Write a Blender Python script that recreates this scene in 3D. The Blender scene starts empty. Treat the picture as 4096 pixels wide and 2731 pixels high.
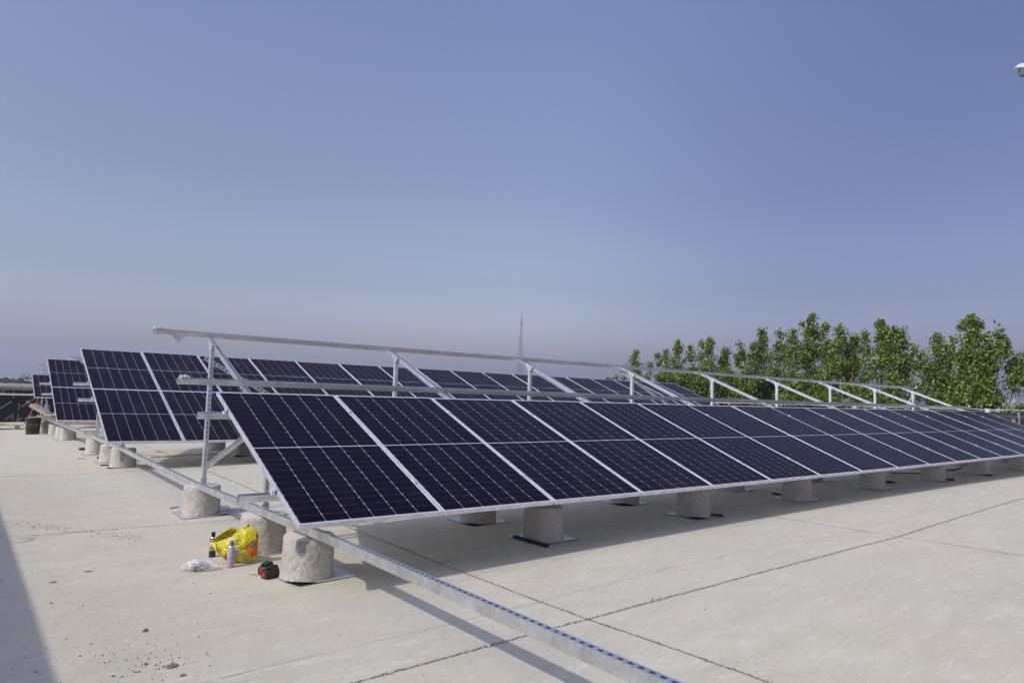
import bpy, bmesh, math, random
import numpy as np
from mathutils import Vector, Matrix, noise
random.seed(7)
S = bpy.context.scene
COL = S.collection
R = math.radians
# ------------------------------------------------------------------ camera, world, sun, exposure
CAMP = Vector((-1.81898, -4.5313, 0.87334))
RM = Matrix(((0.78234132, 0.61825103, -0.07554947), (-0.62216433, 0.78139969, -0.04822934), (0.0292165, 0.08473599, 0.995975)))
FPX = 2751.237
cam = bpy.data.cameras.new('camera'); co = bpy.data.objects.new('camera', cam); COL.objects.link(co)
cam.sensor_width = 36; cam.lens = FPX / 4096 * 36; cam.clip_end = 20000; cam.clip_start = 0.05
rx, fw, up = RM.col[0], RM.col[1], RM.col[2]
M4 = Matrix.Identity(4)
for i in range(3):
    M4[i][0] = rx[i]; M4[i][1] = up[i]; M4[i][2] = -fw[i]; M4[i][3] = CAMP[i]
co.matrix_world = M4
S.camera = co
SUN_EL = 41.7
WX = [(.0, (.60, .74, .95)), (.45, (1.06, 1.0, 1.0)), (.80, (1.36, 1.19, 1.14)), (.96, (.82, .72, .82))]  # tint along x: darkens the unseen sun side to cool the shade, and far right
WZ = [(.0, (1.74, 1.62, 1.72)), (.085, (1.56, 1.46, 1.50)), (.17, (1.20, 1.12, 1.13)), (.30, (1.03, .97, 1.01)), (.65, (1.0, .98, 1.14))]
w = bpy.data.worlds.new('World'); S.world = w; w.use_nodes = True
nt = w.node_tree; bg = nt.nodes['Background']
sky = nt.nodes.new('ShaderNodeTexSky'); sky.sky_type = 'NISHITA'; sky.sun_disc = False
sky.sun_elevation = R(SUN_EL); sky.sun_rotation = R(271.1)
sky.altitude = 0; sky.air_density = 1.0; sky.dust_density = 5.0; sky.ozone_density = 3.5
def wmul(col, fac_out, stops):      # hand-tuned sky tint by direction, brighter and lavender low down
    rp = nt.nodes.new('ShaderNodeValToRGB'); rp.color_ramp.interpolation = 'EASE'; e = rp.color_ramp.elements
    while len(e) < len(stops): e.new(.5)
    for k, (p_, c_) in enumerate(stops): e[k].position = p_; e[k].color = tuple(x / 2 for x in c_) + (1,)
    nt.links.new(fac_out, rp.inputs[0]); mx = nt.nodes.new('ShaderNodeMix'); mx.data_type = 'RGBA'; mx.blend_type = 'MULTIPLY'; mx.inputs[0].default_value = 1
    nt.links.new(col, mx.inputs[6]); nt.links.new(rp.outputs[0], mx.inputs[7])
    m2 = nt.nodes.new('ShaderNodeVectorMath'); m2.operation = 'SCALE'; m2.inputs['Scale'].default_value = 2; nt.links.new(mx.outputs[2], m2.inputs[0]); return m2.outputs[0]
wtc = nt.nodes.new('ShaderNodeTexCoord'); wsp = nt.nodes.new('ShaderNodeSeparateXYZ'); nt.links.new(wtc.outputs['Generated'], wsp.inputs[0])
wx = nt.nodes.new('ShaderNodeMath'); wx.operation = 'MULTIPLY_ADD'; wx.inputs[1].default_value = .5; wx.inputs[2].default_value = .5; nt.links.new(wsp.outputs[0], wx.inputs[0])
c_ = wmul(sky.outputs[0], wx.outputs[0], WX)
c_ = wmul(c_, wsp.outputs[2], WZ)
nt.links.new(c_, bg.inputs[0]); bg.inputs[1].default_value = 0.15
sl = bpy.data.lights.new('sun', 'SUN'); sl.energy = 2.85; sl.angle = R(0.5); sl.color = (1.0, 0.945, 0.83)
so = bpy.data.objects.new('sun', sl); COL.objects.link(so)
so.rotation_mode = 'QUATERNION'
so.rotation_quaternion = Vector((.53, .01, -.472)).to_track_quat('-Z', 'Y')
S.view_settings.view_transform = 'Standard'; S.view_settings.look = 'None'
S.view_settings.exposure = 0.0; S.view_settings.gamma = 1
S.render.engine = 'CYCLES'

# ------------------------------------------------------------------ helpers
def ray(px, py):
    return (RM @ Vector(((px - 2048) / FPX, 1, -(py - 1365.5) / FPX)))
def gy(y):
    xs = (-12, 0, 8, 13, 17, 25, 32); zs = (-.03, 0, .065, .03, -.05, -.14, -.17)
    if y <= xs[0]: return zs[0]
    for a in range(len(xs) - 1):
        if y <= xs[a + 1]:
            t = (y - xs[a]) / (xs[a + 1] - xs[a]); t = t * t * (3 - 2 * t) * .5 + t * .5
            return zs[a] + t * (zs[a + 1] - zs[a])
    return zs[-1]
def gz(x, y):
    s = max(-.6, min(1.4, x / 10))
    return -.519 + .238 * s - .0843 * s * s + gy(y)
def at(px, py, off=0.0):          # a point of the roof surface
    d = ray(px, py); t = 1.0
    for _ in range(80):
        P = CAMP + d * t; t = (gz(P.x, P.y) + off - CAMP.z) / d.z
    return CAMP + d * t
def onx(px, py, X):
    d = ray(px, py); return CAMP + d * ((X - CAMP.x) / d.x)

def mat(name, base=(.5, .5, .5), rough=.6, metal=0.0, spec=.5, **k):
    m = bpy.data.materials.new(name); m.use_nodes = True
    b = m.node_tree.nodes['Principled BSDF']
    b.inputs['Base Color'].default_value = (*base, 1); b.inputs['Roughness'].default_value = rough
    b.inputs['Metallic'].default_value = metal; b.inputs['Specular IOR Level'].default_value = spec
    for kk, v in k.items(): b.inputs[kk.replace('_', ' ')].default_value = v
    return m
class N:
    def __init__(s, m): s.t = m.node_tree; s.b = s.t.nodes['Principled BSDF']
    def n(s, typ, **k):
        x = s.t.nodes.new(typ)
        for a, v in k.items(): setattr(x, a, v)
        return x
    def l(s, a, b): s.t.links.new(a, b)
    def math(s, op, a, b=None, c=None, clamp=False):
        x = s.n('ShaderNodeMath', operation=op); x.use_clamp = clamp
        for i, v in enumerate((a, b, c)):
            if v is None: continue
            if isinstance(v, (int, float)): x.inputs[i].default_value = v
            else: s.l(v, x.inputs[i])
        return x.outputs[0]
    def coord(s, kind='Object', scale=(1, 1, 1), rot=(0, 0, 0)):
        tc = s.n('ShaderNodeTexCoord'); mp = s.n('ShaderNodeMapping'); mp.inputs['Scale'].default_value = scale
        mp.inputs['Rotation'].default_value = rot
        s.l(tc.outputs[kind], mp.inputs[0]); return mp.outputs[0]
    def noise(s, vec, scale, detail=4, rough=.55, dist=0):
        x = s.n('ShaderNodeTexNoise'); x.inputs['Scale'].default_value = scale; x.inputs['Detail'].default_value = detail
        x.inputs['Roughness'].default_value = rough; x.inputs['Distortion'].default_value = dist
        s.l(vec, x.inputs['Vector']); return x.outputs['Fac']
    def vor(s, vec, scale, feature='F1'):
        x = s.n('ShaderNodeTexVoronoi', feature=feature); x.inputs['Scale'].default_value = scale
        s.l(vec, x.inputs['Vector']); return x
    def ramp(s, fac, stops, interp='LINEAR'):
        x = s.n('ShaderNodeValToRGB'); e = x.color_ramp.elements; x.color_ramp.interpolation = interp
        while len(e) < len(stops): e.new(.5)
        for i, (p, c) in enumerate(stops):
            e[i].position = p; e[i].color = (*c, 1) if len(c) == 3 else c
        s.l(fac, x.inputs[0]); return x.outputs[0]
    def mix(s, fac, a, b, typ='MIX'):
        x = s.n('ShaderNodeMix', data_type='RGBA', blend_type=typ)
        for i, v in ((0, fac), (6, a), (7, b)):
            if isinstance(v, (int, float)): x.inputs[i].default_value = v
            elif isinstance(v, tuple): x.inputs[i].default_value = (*v, 1)
            else: s.l(v, x.inputs[i])
        return x.outputs[2]
    def base(s, c): s.l(c, s.b.inputs['Base Color'])
    def bump(s, h, strength=.3, dist=.01):
        x = s.n('ShaderNodeBump'); x.inputs['Strength'].default_value = strength; x.inputs['Distance'].default_value = dist
        s.l(h, x.inputs['Height']); s.l(x.outputs[0], s.b.inputs['Normal'])
g3 = lambda v: (v, v, v)

# ---- materials
def m_concrete(name, lo, hi, pores=1.0, scale=1.0):
    m = mat(name, rough=.9, spec=.2); q = N(m); v = q.coord('Object')
    a = q.noise(v, 3 * scale, 6, .6); b = q.noise(v, 26 * scale, 5, .65)
    c = q.ramp(a, [(.3, lo), (.72, hi)])
    c = q.mix(.35, c, q.ramp(b, [(.3, tuple(x * .7 for x in lo)), (.7, tuple(min(1, x * 1.15) for x in hi))]))
    vo = q.vor(v, 62 * scale); pm = q.ramp(vo.outputs['Distance'], [(.12, g3(1)), (.26, g3(0))])
    gate = q.ramp(q.noise(v, 9, 2), [(.42, g3(0)), (.56, g3(1))])
    pm = q.mix(1, pm, gate, 'MULTIPLY'); f = q.math('MULTIPLY', pm, .62 * pores)
    c = q.mix(f, c, (.07, .065, .06)); q.base(c)
    h = q.math('SUBTRACT', q.math('ADD', q.math('MULTIPLY', b, 1.2), a), q.math('MULTIPLY', pm, .8))
    q.bump(h, .75, .013); return m
M_PIER = m_concrete('pier concrete', (.42, .39, .345), (.60, .565, .51), 1.15)
M_PATCH = m_concrete('grey cement smear', (.24, .24, .24), (.33, .33, .33), .3)
M_WALLC = m_concrete('parapet coping', (.60, .53, .43), (.74, .66, .55), .1)
def m_roof():
    m = mat('roof screed', rough=.85, spec=.25); q = N(m); v = q.coord('Object')
    big = q.noise(v, .35, 4, .5); mid = q.noise(q.coord('Object', (1.0, 2.6, 1)), 1.6, 7, .62, .6)
    fine = q.noise(v, 30, 4, .6)
    c = q.ramp(mid, [(.28, (.455, .430, .335)), (.52, (.518, .487, .382)), (.8, (.585, .552, .44))])
    c = q.mix(q.ramp(big, [(.35, g3(0)), (.7, g3(.55))]), c, (.47, .447, .375))
    sw = q.noise(q.coord('Object', (1.2, 5.5, 1), (0, 0, .25)), 1.7, 4, .5, 2.6)
    sw = q.ramp(sw, [(.60, g3(0)), (.66, g3(.45)), (.72, g3(0))]); c = q.mix(sw, c, (.66, .655, .60))
    st = q.noise(q.coord('Object', (1.4, 3, 1), (0, 0, -.5)), 1.1, 6, .7, 1.0)
    c = q.mix(q.ramp(st, [(.62, g3(0)), (.78, g3(.38))]), c, (.33, .30, .25))
    wr = q.noise(v, .8, 3); c = q.mix(q.ramp(wr, [(.5, g3(0)), (.75, g3(.35))]), c, (.54, .465, .36))
    c = q.mix(q.ramp(fine, [(.3, g3(.22)), (.5, g3(0))]), c, (.28, .26, .23))
    vo = q.vor(v, 9); dot = q.ramp(vo.outputs['Distance'], [(.035, g3(.75)), (.06, g3(0))])
    c = q.mix(dot, c, (.10, .09, .08))
    q.base(c); q.bump(q.math('ADD', q.math('MULTIPLY', fine, .5), mid), .22, .012)
    return m
M_ROOF = m_roof()
def m_galv(name='galvanised steel', base=(.74, .76, .78), rough=.34, metal=.9):
    m = mat(name, rough=rough, metal=metal); q = N(m); v = q.coord('Object')
    a = q.noise(v, 7, 5, .6); s = q.vor(v, 60); 
    c = q.ramp(a, [(.3, tuple(x * .78 for x in base)), (.7, tuple(min(1, x * 1.15) for x in base))])
    bw = q.n('ShaderNodeRGBToBW'); q.l(s.outputs['Color'], bw.inputs[0]); c = q.mix(.22, c, bw.outputs[0], 'SOFT_LIGHT'); q.base(c)
    q.l(q.ramp(a, [(.3, g3(rough + .12)), (.7, g3(rough - .06))]), q.b.inputs['Roughness']); return m
M_GALV = m_galv()
M_GALVW = m_galv('bright zinc steel', (.70, .72, .74), .40, .65)
M_ALU = m_galv('anodised frame', (.74, .75, .78), .36, .55)
M_BOLT = mat('bolt steel', (.4, .4, .42), .3, 1)
def m_cells():
    m = mat('solar cells', rough=.3, spec=.5, IOR=1.14, Specular_Tint=(.76, .64, 1, 1)); q = N(m); tc = q.n('ShaderNodeTexCoord'); sp = q.n('ShaderNodeSeparateXYZ')
    q.l(tc.outputs['Object'], sp.inputs[0]); X, Y = sp.outputs[0], sp.outputs[1]
    W, L = 1.134, 2.279
    px, py = .1835, .0925
    xf = q.math('FRACT', q.math('DIVIDE', q.math('SUBTRACT', X, (W - 6 * px) / 2), px))
    dx = q.math('MULTIPLY', q.math('SUBTRACT', .5, q.math('ABSOLUTE', q.math('SUBTRACT', xf, .5))), px)
    ya = q.math('SUBTRACT', q.math('ABSOLUTE', q.math('SUBTRACT', Y, L / 2)), .006)       # distance from centre strip
    yf = q.math('FRACT', q.math('DIVIDE', ya, py))
    dy = q.math('MULTIPLY', q.math('SUBTRACT', .5, q.math('ABSOLUTE', q.math('SUBTRACT', yf, .5))), py)
    col = q.math('LESS_THAN', dx, .0011)
    dia = q.math('LESS_THAN', q.math('ADD', dx, dy), .0085)
    mid = q.math('LESS_THAN', ya, 0.0)
    e1 = q.math('LESS_THAN', X, (W - 6 * px) / 2); e2 = q.math('GREATER_THAN', X, W - (W - 6 * px) / 2)
    e3 = q.math('GREATER_THAN', ya, 12 * py)
    wm = q.math('MAXIMUM', q.math('MAXIMUM', q.math('MAXIMUM', col, dia), q.math('MAXIMUM', mid, e1)), q.math('MAXIMUM', e2, e3))
    row = q.math('MULTIPLY', q.math('LESS_THAN', dy, .0008), .42)
    bf = q.math('FRACT', q.math('MULTIPLY', xf, 10)); bus = q.math('MULTIPLY', q.math('LESS_THAN', q.math('ABSOLUTE', q.math('SUBTRACT', bf, .5)), .02), .10)
    cell = q.ramp(q.noise(tc.outputs['Object'], 2.5, 2), [(.3, (.0024, .0010, .0062)), (.7, (.0042, .0018, .0105))])
    c = q.mix(q.math('MAXIMUM', row, bus), cell, (.32, .30, .28))
    c = q.mix(wm, c, (.46, .45, .48)); q.base(c)
    oi = q.n('ShaderNodeObjectInfo'); pvv = q.n('ShaderNodeVectorMath', operation='ADD'); q.l(tc.outputs['Object'], pvv.inputs[0]); cr3 = q.n('ShaderNodeCombineXYZ')
    q.l(q.math('MULTIPLY', oi.outputs['Random'], 40), cr3.inputs[2]); q.l(cr3.outputs[0], pvv.inputs[1]); dust = q.noise(pvv.outputs[0], 3, 6, .65)
    film = q.math('MULTIPLY', q.ramp(dust, [(.45, g3(0)), (.75, g3(.030))]), q.math('ADD', .35, oi.outputs['Random'])); c = q.mix(film, c, (.42, .40, .36)); q.base(c)
    q.l(q.ramp(dust, [(.3, g3(.26)), (.75, g3(.36))]), q.b.inputs['Roughness'])
    return m
M_CELL = m_cells()
M_BLACK = mat('black plastic', (.012, .012, .013), .42)
M_RUBBER = mat('bitumen edge', (.018, .018, .020), .6)
def m_foil():
    m = mat('foil faced mat', rough=.36, metal=.45); q = N(m); v = q.coord('Object')
    a = q.noise(v, 20, 6, .7, .4); q.base(q.ramp(a, [(.3, (.42, .42, .44)), (.7, (.78, .79, .82))])); q.bump(a, .7, .01); return m
M_FOIL = m_foil()
M_JOINT = mat('joint grit', (.17, .152, .128), .95, 0, .1)
M_CRACK = mat('hairline crack', (.24, .22, .19), .95, 0, .1)
M_JOINT2 = mat('brown joint grit', (.20, .15, .11), .95, 0, .1)
def m_var(name, lo, hi, scale, rough=.8, bump=0, metal=0, spec=.3, det=5):
    m = mat(name, rough=rough, metal=metal, spec=spec); q = N(m); a = q.noise(q.coord('Object'), scale, det, .6)
    q.base(q.ramp(a, [(.32, lo), (.7, hi)]));
    if bump: q.bump(a, bump, .02)
    return m
M_GRIT = m_var('concrete crumbs', (.06, .055, .05), (.16, .145, .125), 40, .95)
M_CHUNK = m_var('mortar lump', (.14, .13, .11), (.27, .25, .21), 60, .95, .8)
M_BARK = m_var('poplar bark', (.22, .20, .16), (.36, .33, .27), 9, .9, .5)
def m_leaf():
    m = mat('poplar leaf', rough=.42, spec=.45); q = N(m); g = q.n('ShaderNodeNewGeometry')
    c = q.ramp(g.outputs['Random Per Island'], [(0, (.042, .074, .010)), (.45, (.098, .150, .016)), (.82, (.19, .25, .032)), (1, (.32, .34, .07))])
    q.base(c); t = q.n('ShaderNodeBsdfTranslucent'); q.l(q.mix(1, c, (1.4, 1.7, .6), 'MULTIPLY'), t.inputs[0])
    ms = q.n('ShaderNodeMixShader'); ms.inputs[0].default_value = .22; out = q.t.nodes['Material Output']
    q.l(q.b.outputs[0], ms.inputs[1]); q.l(t.outputs[0], ms.inputs[2]); q.l(ms.outputs[0], out.inputs[0]); return m
M_LEAF = m_leaf()
def m_membrane():
    m = mat('bitumen membrane', rough=.5, spec=.25); q = N(m); v = q.coord('Object')
    a = q.noise(v, 1.3, 4, .6); q.base(q.ramp(a, [(.3, (.010, .010, .012)), (.75, (.030, .030, .034))])); q.bump(a, .5, .08); return m
M_MEMB = m_membrane()
M_PRINT = mat('white print', (.42, .45, .44), .7)
M_WOOD = m_var('pale pine', (.42, .32, .19), (.62, .50, .33), 5, .75)
M_WOODG = m_var('weathered timber', (.26, .22, .17), (.42, .36, .29), 6, .85)
M_CARD = m_var('brown cardboard', (.30, .17, .08), (.40, .25, .13), 4, .9)
M_STEELTW = mat('tower steel', (.16, .19, .22), .6, .2)
M_WHITE = mat('white paint', (.75, .75, .73), .5)
M_RED = mat('red paint', (.55, .07, .05), .5)
M_ROPE = m_var('dirty white rope', (.40, .39, .36), (.62, .61, .58), 30, .9)

class MB:
    def __init__(s): s.v = []; s.f = []; s.m = []; s.mi = 0
    def add(s, vs, fs):
        o = len(s.v); s.v += [tuple(x) for x in vs]; s.f += [tuple(i + o for i in f) for f in fs]; s.m += [s.mi] * len(fs)
    def box(s, c, d, rot=None):
        c = Vector(c); hx, hy, hz = d[0] / 2, d[1] / 2, d[2] / 2
        vs = [Vector((x, y, z)) for x in (-hx, hx) for y in (-hy, hy) for z in (-hz, hz)]
        if rot is not None: vs = [rot @ x for x in vs]
        s.add([c + x for x in vs], [(0, 1, 3, 2), (4, 6, 7, 5), (0, 4, 5, 1), (2, 3, 7, 6), (0, 2, 6, 4), (1, 5, 7, 3)])
    def hexa(s, b, t):      # bottom and top quads
        s.add(list(b) + list(t), [(3, 2, 1, 0), (4, 5, 6, 7), (0, 1, 5, 4), (1, 2, 6, 5), (2, 3, 7, 6), (3, 0, 4, 7)])
    def tube(s, pts, r, n=8, caps=True):
        pts = [Vector(p) for p in pts]; rr = r if isinstance(r, (list, tuple)) else [r] * len(pts)
        rings = []; prev = None
        for i, p in enumerate(pts):
            d = (pts[min(i + 1, len(pts) - 1)] - pts[max(i - 1, 0)]).normalized()
            a = prev if prev is not None else (Vector((0, 0, 1)) if abs(d.z) < .9 else Vector((1, 0, 0)))
            e = (a - d * a.dot(d)).normalized(); f = d.cross(e); prev = e
            rings.append([p + (e * math.cos(2 * math.pi * k / n) + f * math.sin(2 * math.pi * k / n)) * rr[i] for k in range(n)])
        vs = [x for ri in rings for x in ri]; fs = []
        for i in range(len(pts) - 1):
            for k in range(n): fs.append((i * n + k, i * n + (k + 1) % n, (i + 1) * n + (k + 1) % n, (i + 1) * n + k))
        if caps: fs += [tuple(range(n - 1, -1, -1)), tuple((len(pts) - 1) * n + k for k in range(n))]
        s.add(vs, fs)
    def lathe(s, prof, n=24, M=None, cap=True):
        vs = [Vector((r * math.cos(2 * math.pi * k / n), r * math.sin(2 * math.pi * k / n), z)) for r, z in prof for k in range(n)]
        if M is not None: vs = [M @ x for x in vs]
        fs = [(i * n + k, i * n + (k + 1) % n, (i + 1) * n + (k + 1) % n, (i + 1) * n + k) for i in range(len(prof) - 1) for k in range(n)]
        if cap: fs += [tuple(range(n - 1, -1, -1)), tuple((len(prof) - 1) * n + k for k in range(n))]
        s.add(vs, fs)
    def channel(s, p0, p1, back, w=.041, h=.041, t=.0025, lip=.010, slots=False, groove=True, pitch=.05):
        p0, p1 = Vector(p0), Vector(p1); d = (p1 - p0); L = d.length; d.normalize()
        b = Vector(back); b = (b - d * b.dot(d)).normalized(); e = d.cross(b)
        W, H = w / 2, h / 2
        gl = [(-W, -.0075), (-W + .0026, -.0065), (-W + .0026, -.0040), (-W, -.0030)] if groove else []
        gr = [(-x, y) for x, y in reversed(gl)]
        out = [(-W + lip, -H), (-W, -H)] + gl + [(-W, H), (W, H)] + gr + [(W, -H), (W - lip, -H)]
        ib = len(gl) + 2       # index of (-W,H)
        inn = [(-W + lip, -H + t), (-W + t, -H + t), (-W + t, H - t), (W - t, H - t), (W - t, -H + t), (W - lip, -H + t)]
        def P(q, z): return p0 + e * q[0] + b * q[1] + d * z
        def strip(path, flip, skip):
            for i in range(len(path) - 1):
                if i == skip: continue
                vs = [P(path[i], 0), P(path[i + 1], 0), P(path[i + 1], L), P(path[i], L)]
                s.add(vs, [(0, 1, 2, 3) if flip else (3, 2, 1, 0)])
        strip(out, False, ib if slots else -1); strip(inn, True, 2 if slots else -1)
        s.add([P(out[0], 0), P(inn[0], 0), P(inn[0], L), P(out[0], L)], [(0, 1, 2, 3)])
        s.add([P(out[-1], 0), P(inn[-1], 0), P(inn[-1], L), P(out[-1], L)], [(3, 2, 1, 0)])
        # end caps (sheet thickness)
        for z in (0, L):
            a = [P(x, z) for x in ([out[0], out[1], out[ib], out[ib + 1], out[-2], out[-1]])] + [P(x, z) for x in reversed(inn)]
            for i in range(5): s.add([a[i], a[i + 1], a[10 - i], a[11 - i]], [(0, 1, 2, 3)])
        if slots:
            n = max(1, int(L / pitch)); pp = L / n; a_, l_ = .0088, .0155
            for k in range(n):
                zc = (k + .5) * pp; z0, z1 = k * pp, (k + 1) * pp
                for hh, fl in ((H, False), (H - t, True)):
                    O = [(-W, z0), (W, z0), (W, zc), (W, z1), (-W, z1), (-W, zc)]
                    I = [(-a_, zc - l_ * .65), (a_, zc - l_ * .65), (a_ * 1.0, zc), (a_, zc + l_ * .65), (-a_, zc + l_ * .65), (-a_, zc)]
                    Tp = (0, zc + l_); Bt = (0, zc - l_)
                    vs = [p0 + e * x + b * hh + d * z for x, z in O + I + [Tp, Bt]]
                    fs = [(0, 1, 7, 13, 6), (1, 2, 8, 7), (2, 3, 9, 8), (3, 4, 10, 12, 9), (4, 5, 11, 10), (5, 0, 6, 11)]
                    if fl: fs = [tuple(reversed(f)) for f in fs]
                    s.add(vs, fs)
    def build(s, name, mats, parent=None, smooth=False, loc=None):
        me = bpy.data.meshes.new(name); me.from_pydata(s.v, [], s.f)
        for m in (mats if isinstance(mats, (list, tuple)) else [mats]): me.materials.append(m)
        if any(s.m): me.polygons.foreach_set('material_index', s.m)
        if smooth: me.polygons.foreach_set('use_smooth', [True] * len(me.polygons))
        me.update(); o = bpy.data.objects.new(name, me); COL.objects.link(o)
        if parent is not None: o.parent = parent
        if loc is not None: o.location = loc
        return o
def tag(o, label=None, cat=None, group=None, kind=None):
    if label: o['label'] = label
    if cat: o['category'] = cat
    if group: o['group'] = group
    if kind: o['kind'] = kind
    return o
def empty(name, loc=(0, 0, 0), rz=0, **k):
    o = bpy.data.objects.new(name, None); o.empty_display_size = .1; COL.objects.link(o); o.location = loc; o.rotation_euler = (0, 0, rz)
    return tag(o, **k)
KIDS = {}
def copy_tree(o, parent=None):
    c = o.copy(); COL.objects.link(c); c.parent = parent
    for ch in list(o.children): copy_tree(ch, c)
    return c
def bevel(o, wd, seg=2, ang=35):
    m = o.modifiers.new('bevel', 'BEVEL'); m.width = wd; m.segments = seg; m.limit_method = 'ANGLE'; m.angle_limit = R(ang)
    return o
def textmesh(s, size):
    c = bpy.data.curves.new('t', 'FONT'); c.body = s; c.size = size; c.resolution_u = 2
    o = bpy.data.objects.new('t', c); COL.objects.link(o)
    dg = bpy.context.evaluated_depsgraph_get(); me = bpy.data.meshes.new_from_object(o.evaluated_get(dg))
    vs = [v.co.copy() for v in me.vertices]; fs = [tuple(p.vertices) for p in me.polygons]
    bpy.data.objects.remove(o); bpy.data.curves.remove(c); bpy.data.meshes.remove(me); return vs, fs
def addtext(mb, s, size, fn):
    vs, fs = textmesh(s, size); mb.add([fn(v) for v in vs], fs)
ORD = ['first', 'second', 'third', 'fourth', 'fifth', 'sixth', 'seventh', 'eighth', 'ninth', 'tenth', 'eleventh', 'twelfth',
       'thirteenth', 'fourteenth', 'fifteenth', 'sixteenth', 'seventeenth']

# ------------------------------------------------------------------ the setting: ground far below, roof deck
mb = MB()
GZ = -11.0
mb.add([(-9000, -9000, GZ), (9000, -9000, GZ), (9000, 9000, GZ), (-9000, 9000, GZ)], [(0, 1, 2, 3)])
tag(mb.build('ground', m_var('far fields', (.05, .07, .035), (.10, .11, .07), .01, .95)), 'flat green and grey land far below the roof', 'ground', kind='structure')
mb = MB()
RX0, RX1, RY0, RY1 = -14.0, 24.0, -14.0, 32.0
xs = [RX0 + (RX1 - RX0) * i / 76 for i in range(77)]; ys = [RY0 + (RY1 - RY0) * i / 92 for i in range(93)]
vs = [(x, y, gz(x, y)) for y in ys for x in xs]; nx = len(xs)
fs = [(j * nx + i, j * nx + i + 1, (j + 1) * nx + i + 1, (j + 1) * nx + i) for j in range(92) for i in range(76)]
mb.add(vs, fs)
for (a, b) in (((RX0, RY0), (RX1, RY0)), ((RX1, RY0), (RX1, RY1)), ((RX1, RY1), (RX0, RY1)), ((RX0, RY1), (RX0, RY0))):
    mb.add([(a[0], a[1], -1.2), (b[0], b[1], -1.2), (b[0], b[1], GZ), (a[0], a[1], GZ)], [(3, 2, 1, 0)])
roof = tag(mb.build('roof_deck', M_ROOF, smooth=True), 'pale concrete roof deck with joints, cracks and scattered crumbs', 'roof', kind='structure')
def chips(pts, wdt, dens, mat_, name, jit=.004, big=1.0, seed=1):
    rnd = random.Random(seed); mb = MB()
    for a, b in zip(pts[:-1], pts[1:]):
        a, b = Vector(a), Vector(b); L = (b - a).length; d = (b - a) / L; n = Vector((-d.y, d.x)); L = max(L, 1e-4)
        k = int(L * dens * .62); 
        for i in range(k):
            t = (i + rnd.random()) / k; p = a + (b - a) * t
            nn = noise.noise(Vector((p.x * 1.3, p.y * 1.3, seed))) * jit * 3 + noise.noise(Vector((p.x * 9, p.y * 9, seed))) * jit
            o = rnd.gauss(0, wdt * .42); p = p + n * (nn + o)
            sz = rnd.uniform(.003, .009) * big; ln = sz * rnd.uniform(.9, 2.2)
            an = rnd.gauss(0, .7); dd = Vector((d.x * math.cos(an) - d.y * math.sin(an), d.x * math.sin(an) + d.y * math.cos(an))); n2 = Vector((-dd.y, dd.x))
            q = [p - dd * ln, p - n2 * sz * .6 + dd * ln * .2, p + dd * ln, p + n2 * sz * .5 - dd * ln * .1]
            mb.add([(v.x, v.y, gz(v.x, v.y) + .0035 + rnd.random() * .001) for v in q], [(0, 1, 2, 3)])
    return mb.build(name, mat_, roof)
P2 = lambda px, py: at(px, py).to_2d()
chips([(-4, -1.38), (-.19, -1.342), (1.37, -1.352), (5.8, -1.375), (10.7, -1.14), (16, -.75), (24, -.3)], .014, 300, M_JOINT, 'expansion_joint', seed=1)
chips([(1.45, -4), (1.43, -2.53), (1.371, -1.352), (1.36, -.835)], .012, 300, M_JOINT, 'expansion_joint', seed=2)
chips([(1.36, -.835), (1.371, 2.1)], .012, 280, M_JOINT2, 'expansion_joint', seed=3)
chips([P2(1400, 2110), P2(1042, 1972), P2(808, 1875), P2(634, 1802), P2(512, 1770)], .010, 300, M_JOINT, 'expansion_joint', seed=4)
chips([P2(3083, 2731) if 0 else (6.0, -4), (5.9, -2.43), (5.82, -1.32), (5.76, .22), (5.7, 8)], .008, 260, M_JOINT, 'expansion_joint', seed=5)
chips([P2(0, 2148.6), P2(250, 2133), P2(800, 2090), P2(962, 2075), (1.37, 3.06)], .007, 300, M_JOINT, 'expansion_joint', seed=6)
chips([P2(0, 1905), P2(250, 1900.7), P2(668, 1882.7), P2(1046, 1867), (5.7, 7.4)], .008, 260, M_JOINT, 'expansion_joint', seed=7)
cr = [P2(*p) for p in [(800, 2731), (1100, 2665), (1400, 2590), (1552, 2549), (1760, 2505), (1913, 2466), (2034, 2436), (2120, 2418), (2146, 2409), (2300, 2370), (2436, 2338), (2442, 2330),
                       (2585, 2300), (2700, 2263), (2872, 2235), (2885, 2222), (3100, 2180), (3250, 2160), (3406, 2127), (3520, 2098), (3640, 2062), (3816, 2013)]]
chips(cr, .003, 240, M_CRACK, 'crack', jit=.012, big=.55, seed=8)
chips([P2(*p) for p in [(1950, 2170), (2150, 2205), (2300, 2255), (2420, 2290)]], .002, 150, M_CRACK, 'crack', jit=.01, big=.45, seed=9)
# crumbs: uncountable grit on the roof
mb = MB(); rnd = random.Random(5)
def pebble(x, y, s, lift=0):
    z = gz(x, y); n = 5
    a0 = rnd.random() * 6; rs = [s * rnd.uniform(.6, 1.2) for _ in range(n)]; st = rnd.uniform(.5, 1)
    vs = [(x + rs[k] * math.cos(a0 + k * 1.2566), y + st * rs[k] * math.sin(a0 + k * 1.2566), z + .001) for k in range(n)]
    vs += [(x + .6 * rs[k] * math.cos(a0 + k * 1.2566), y + .6 * st * rs[k] * math.sin(a0 + k * 1.2566), z + s * rnd.uniform(.5, .8)) for k in range(n)]
    fs = [(k, (k + 1) % n, n + (k + 1) % n, n + k) for k in range(n)] + [tuple(range(n, 2 * n))]
    mb.add(vs, fs)
for _ in range(300):
    p = P2(rnd.uniform(0, 1100), rnd.uniform(1950, 2731)); pebble(p.x, p.y, abs(rnd.gauss(0, .0022)) + .0014)
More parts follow.
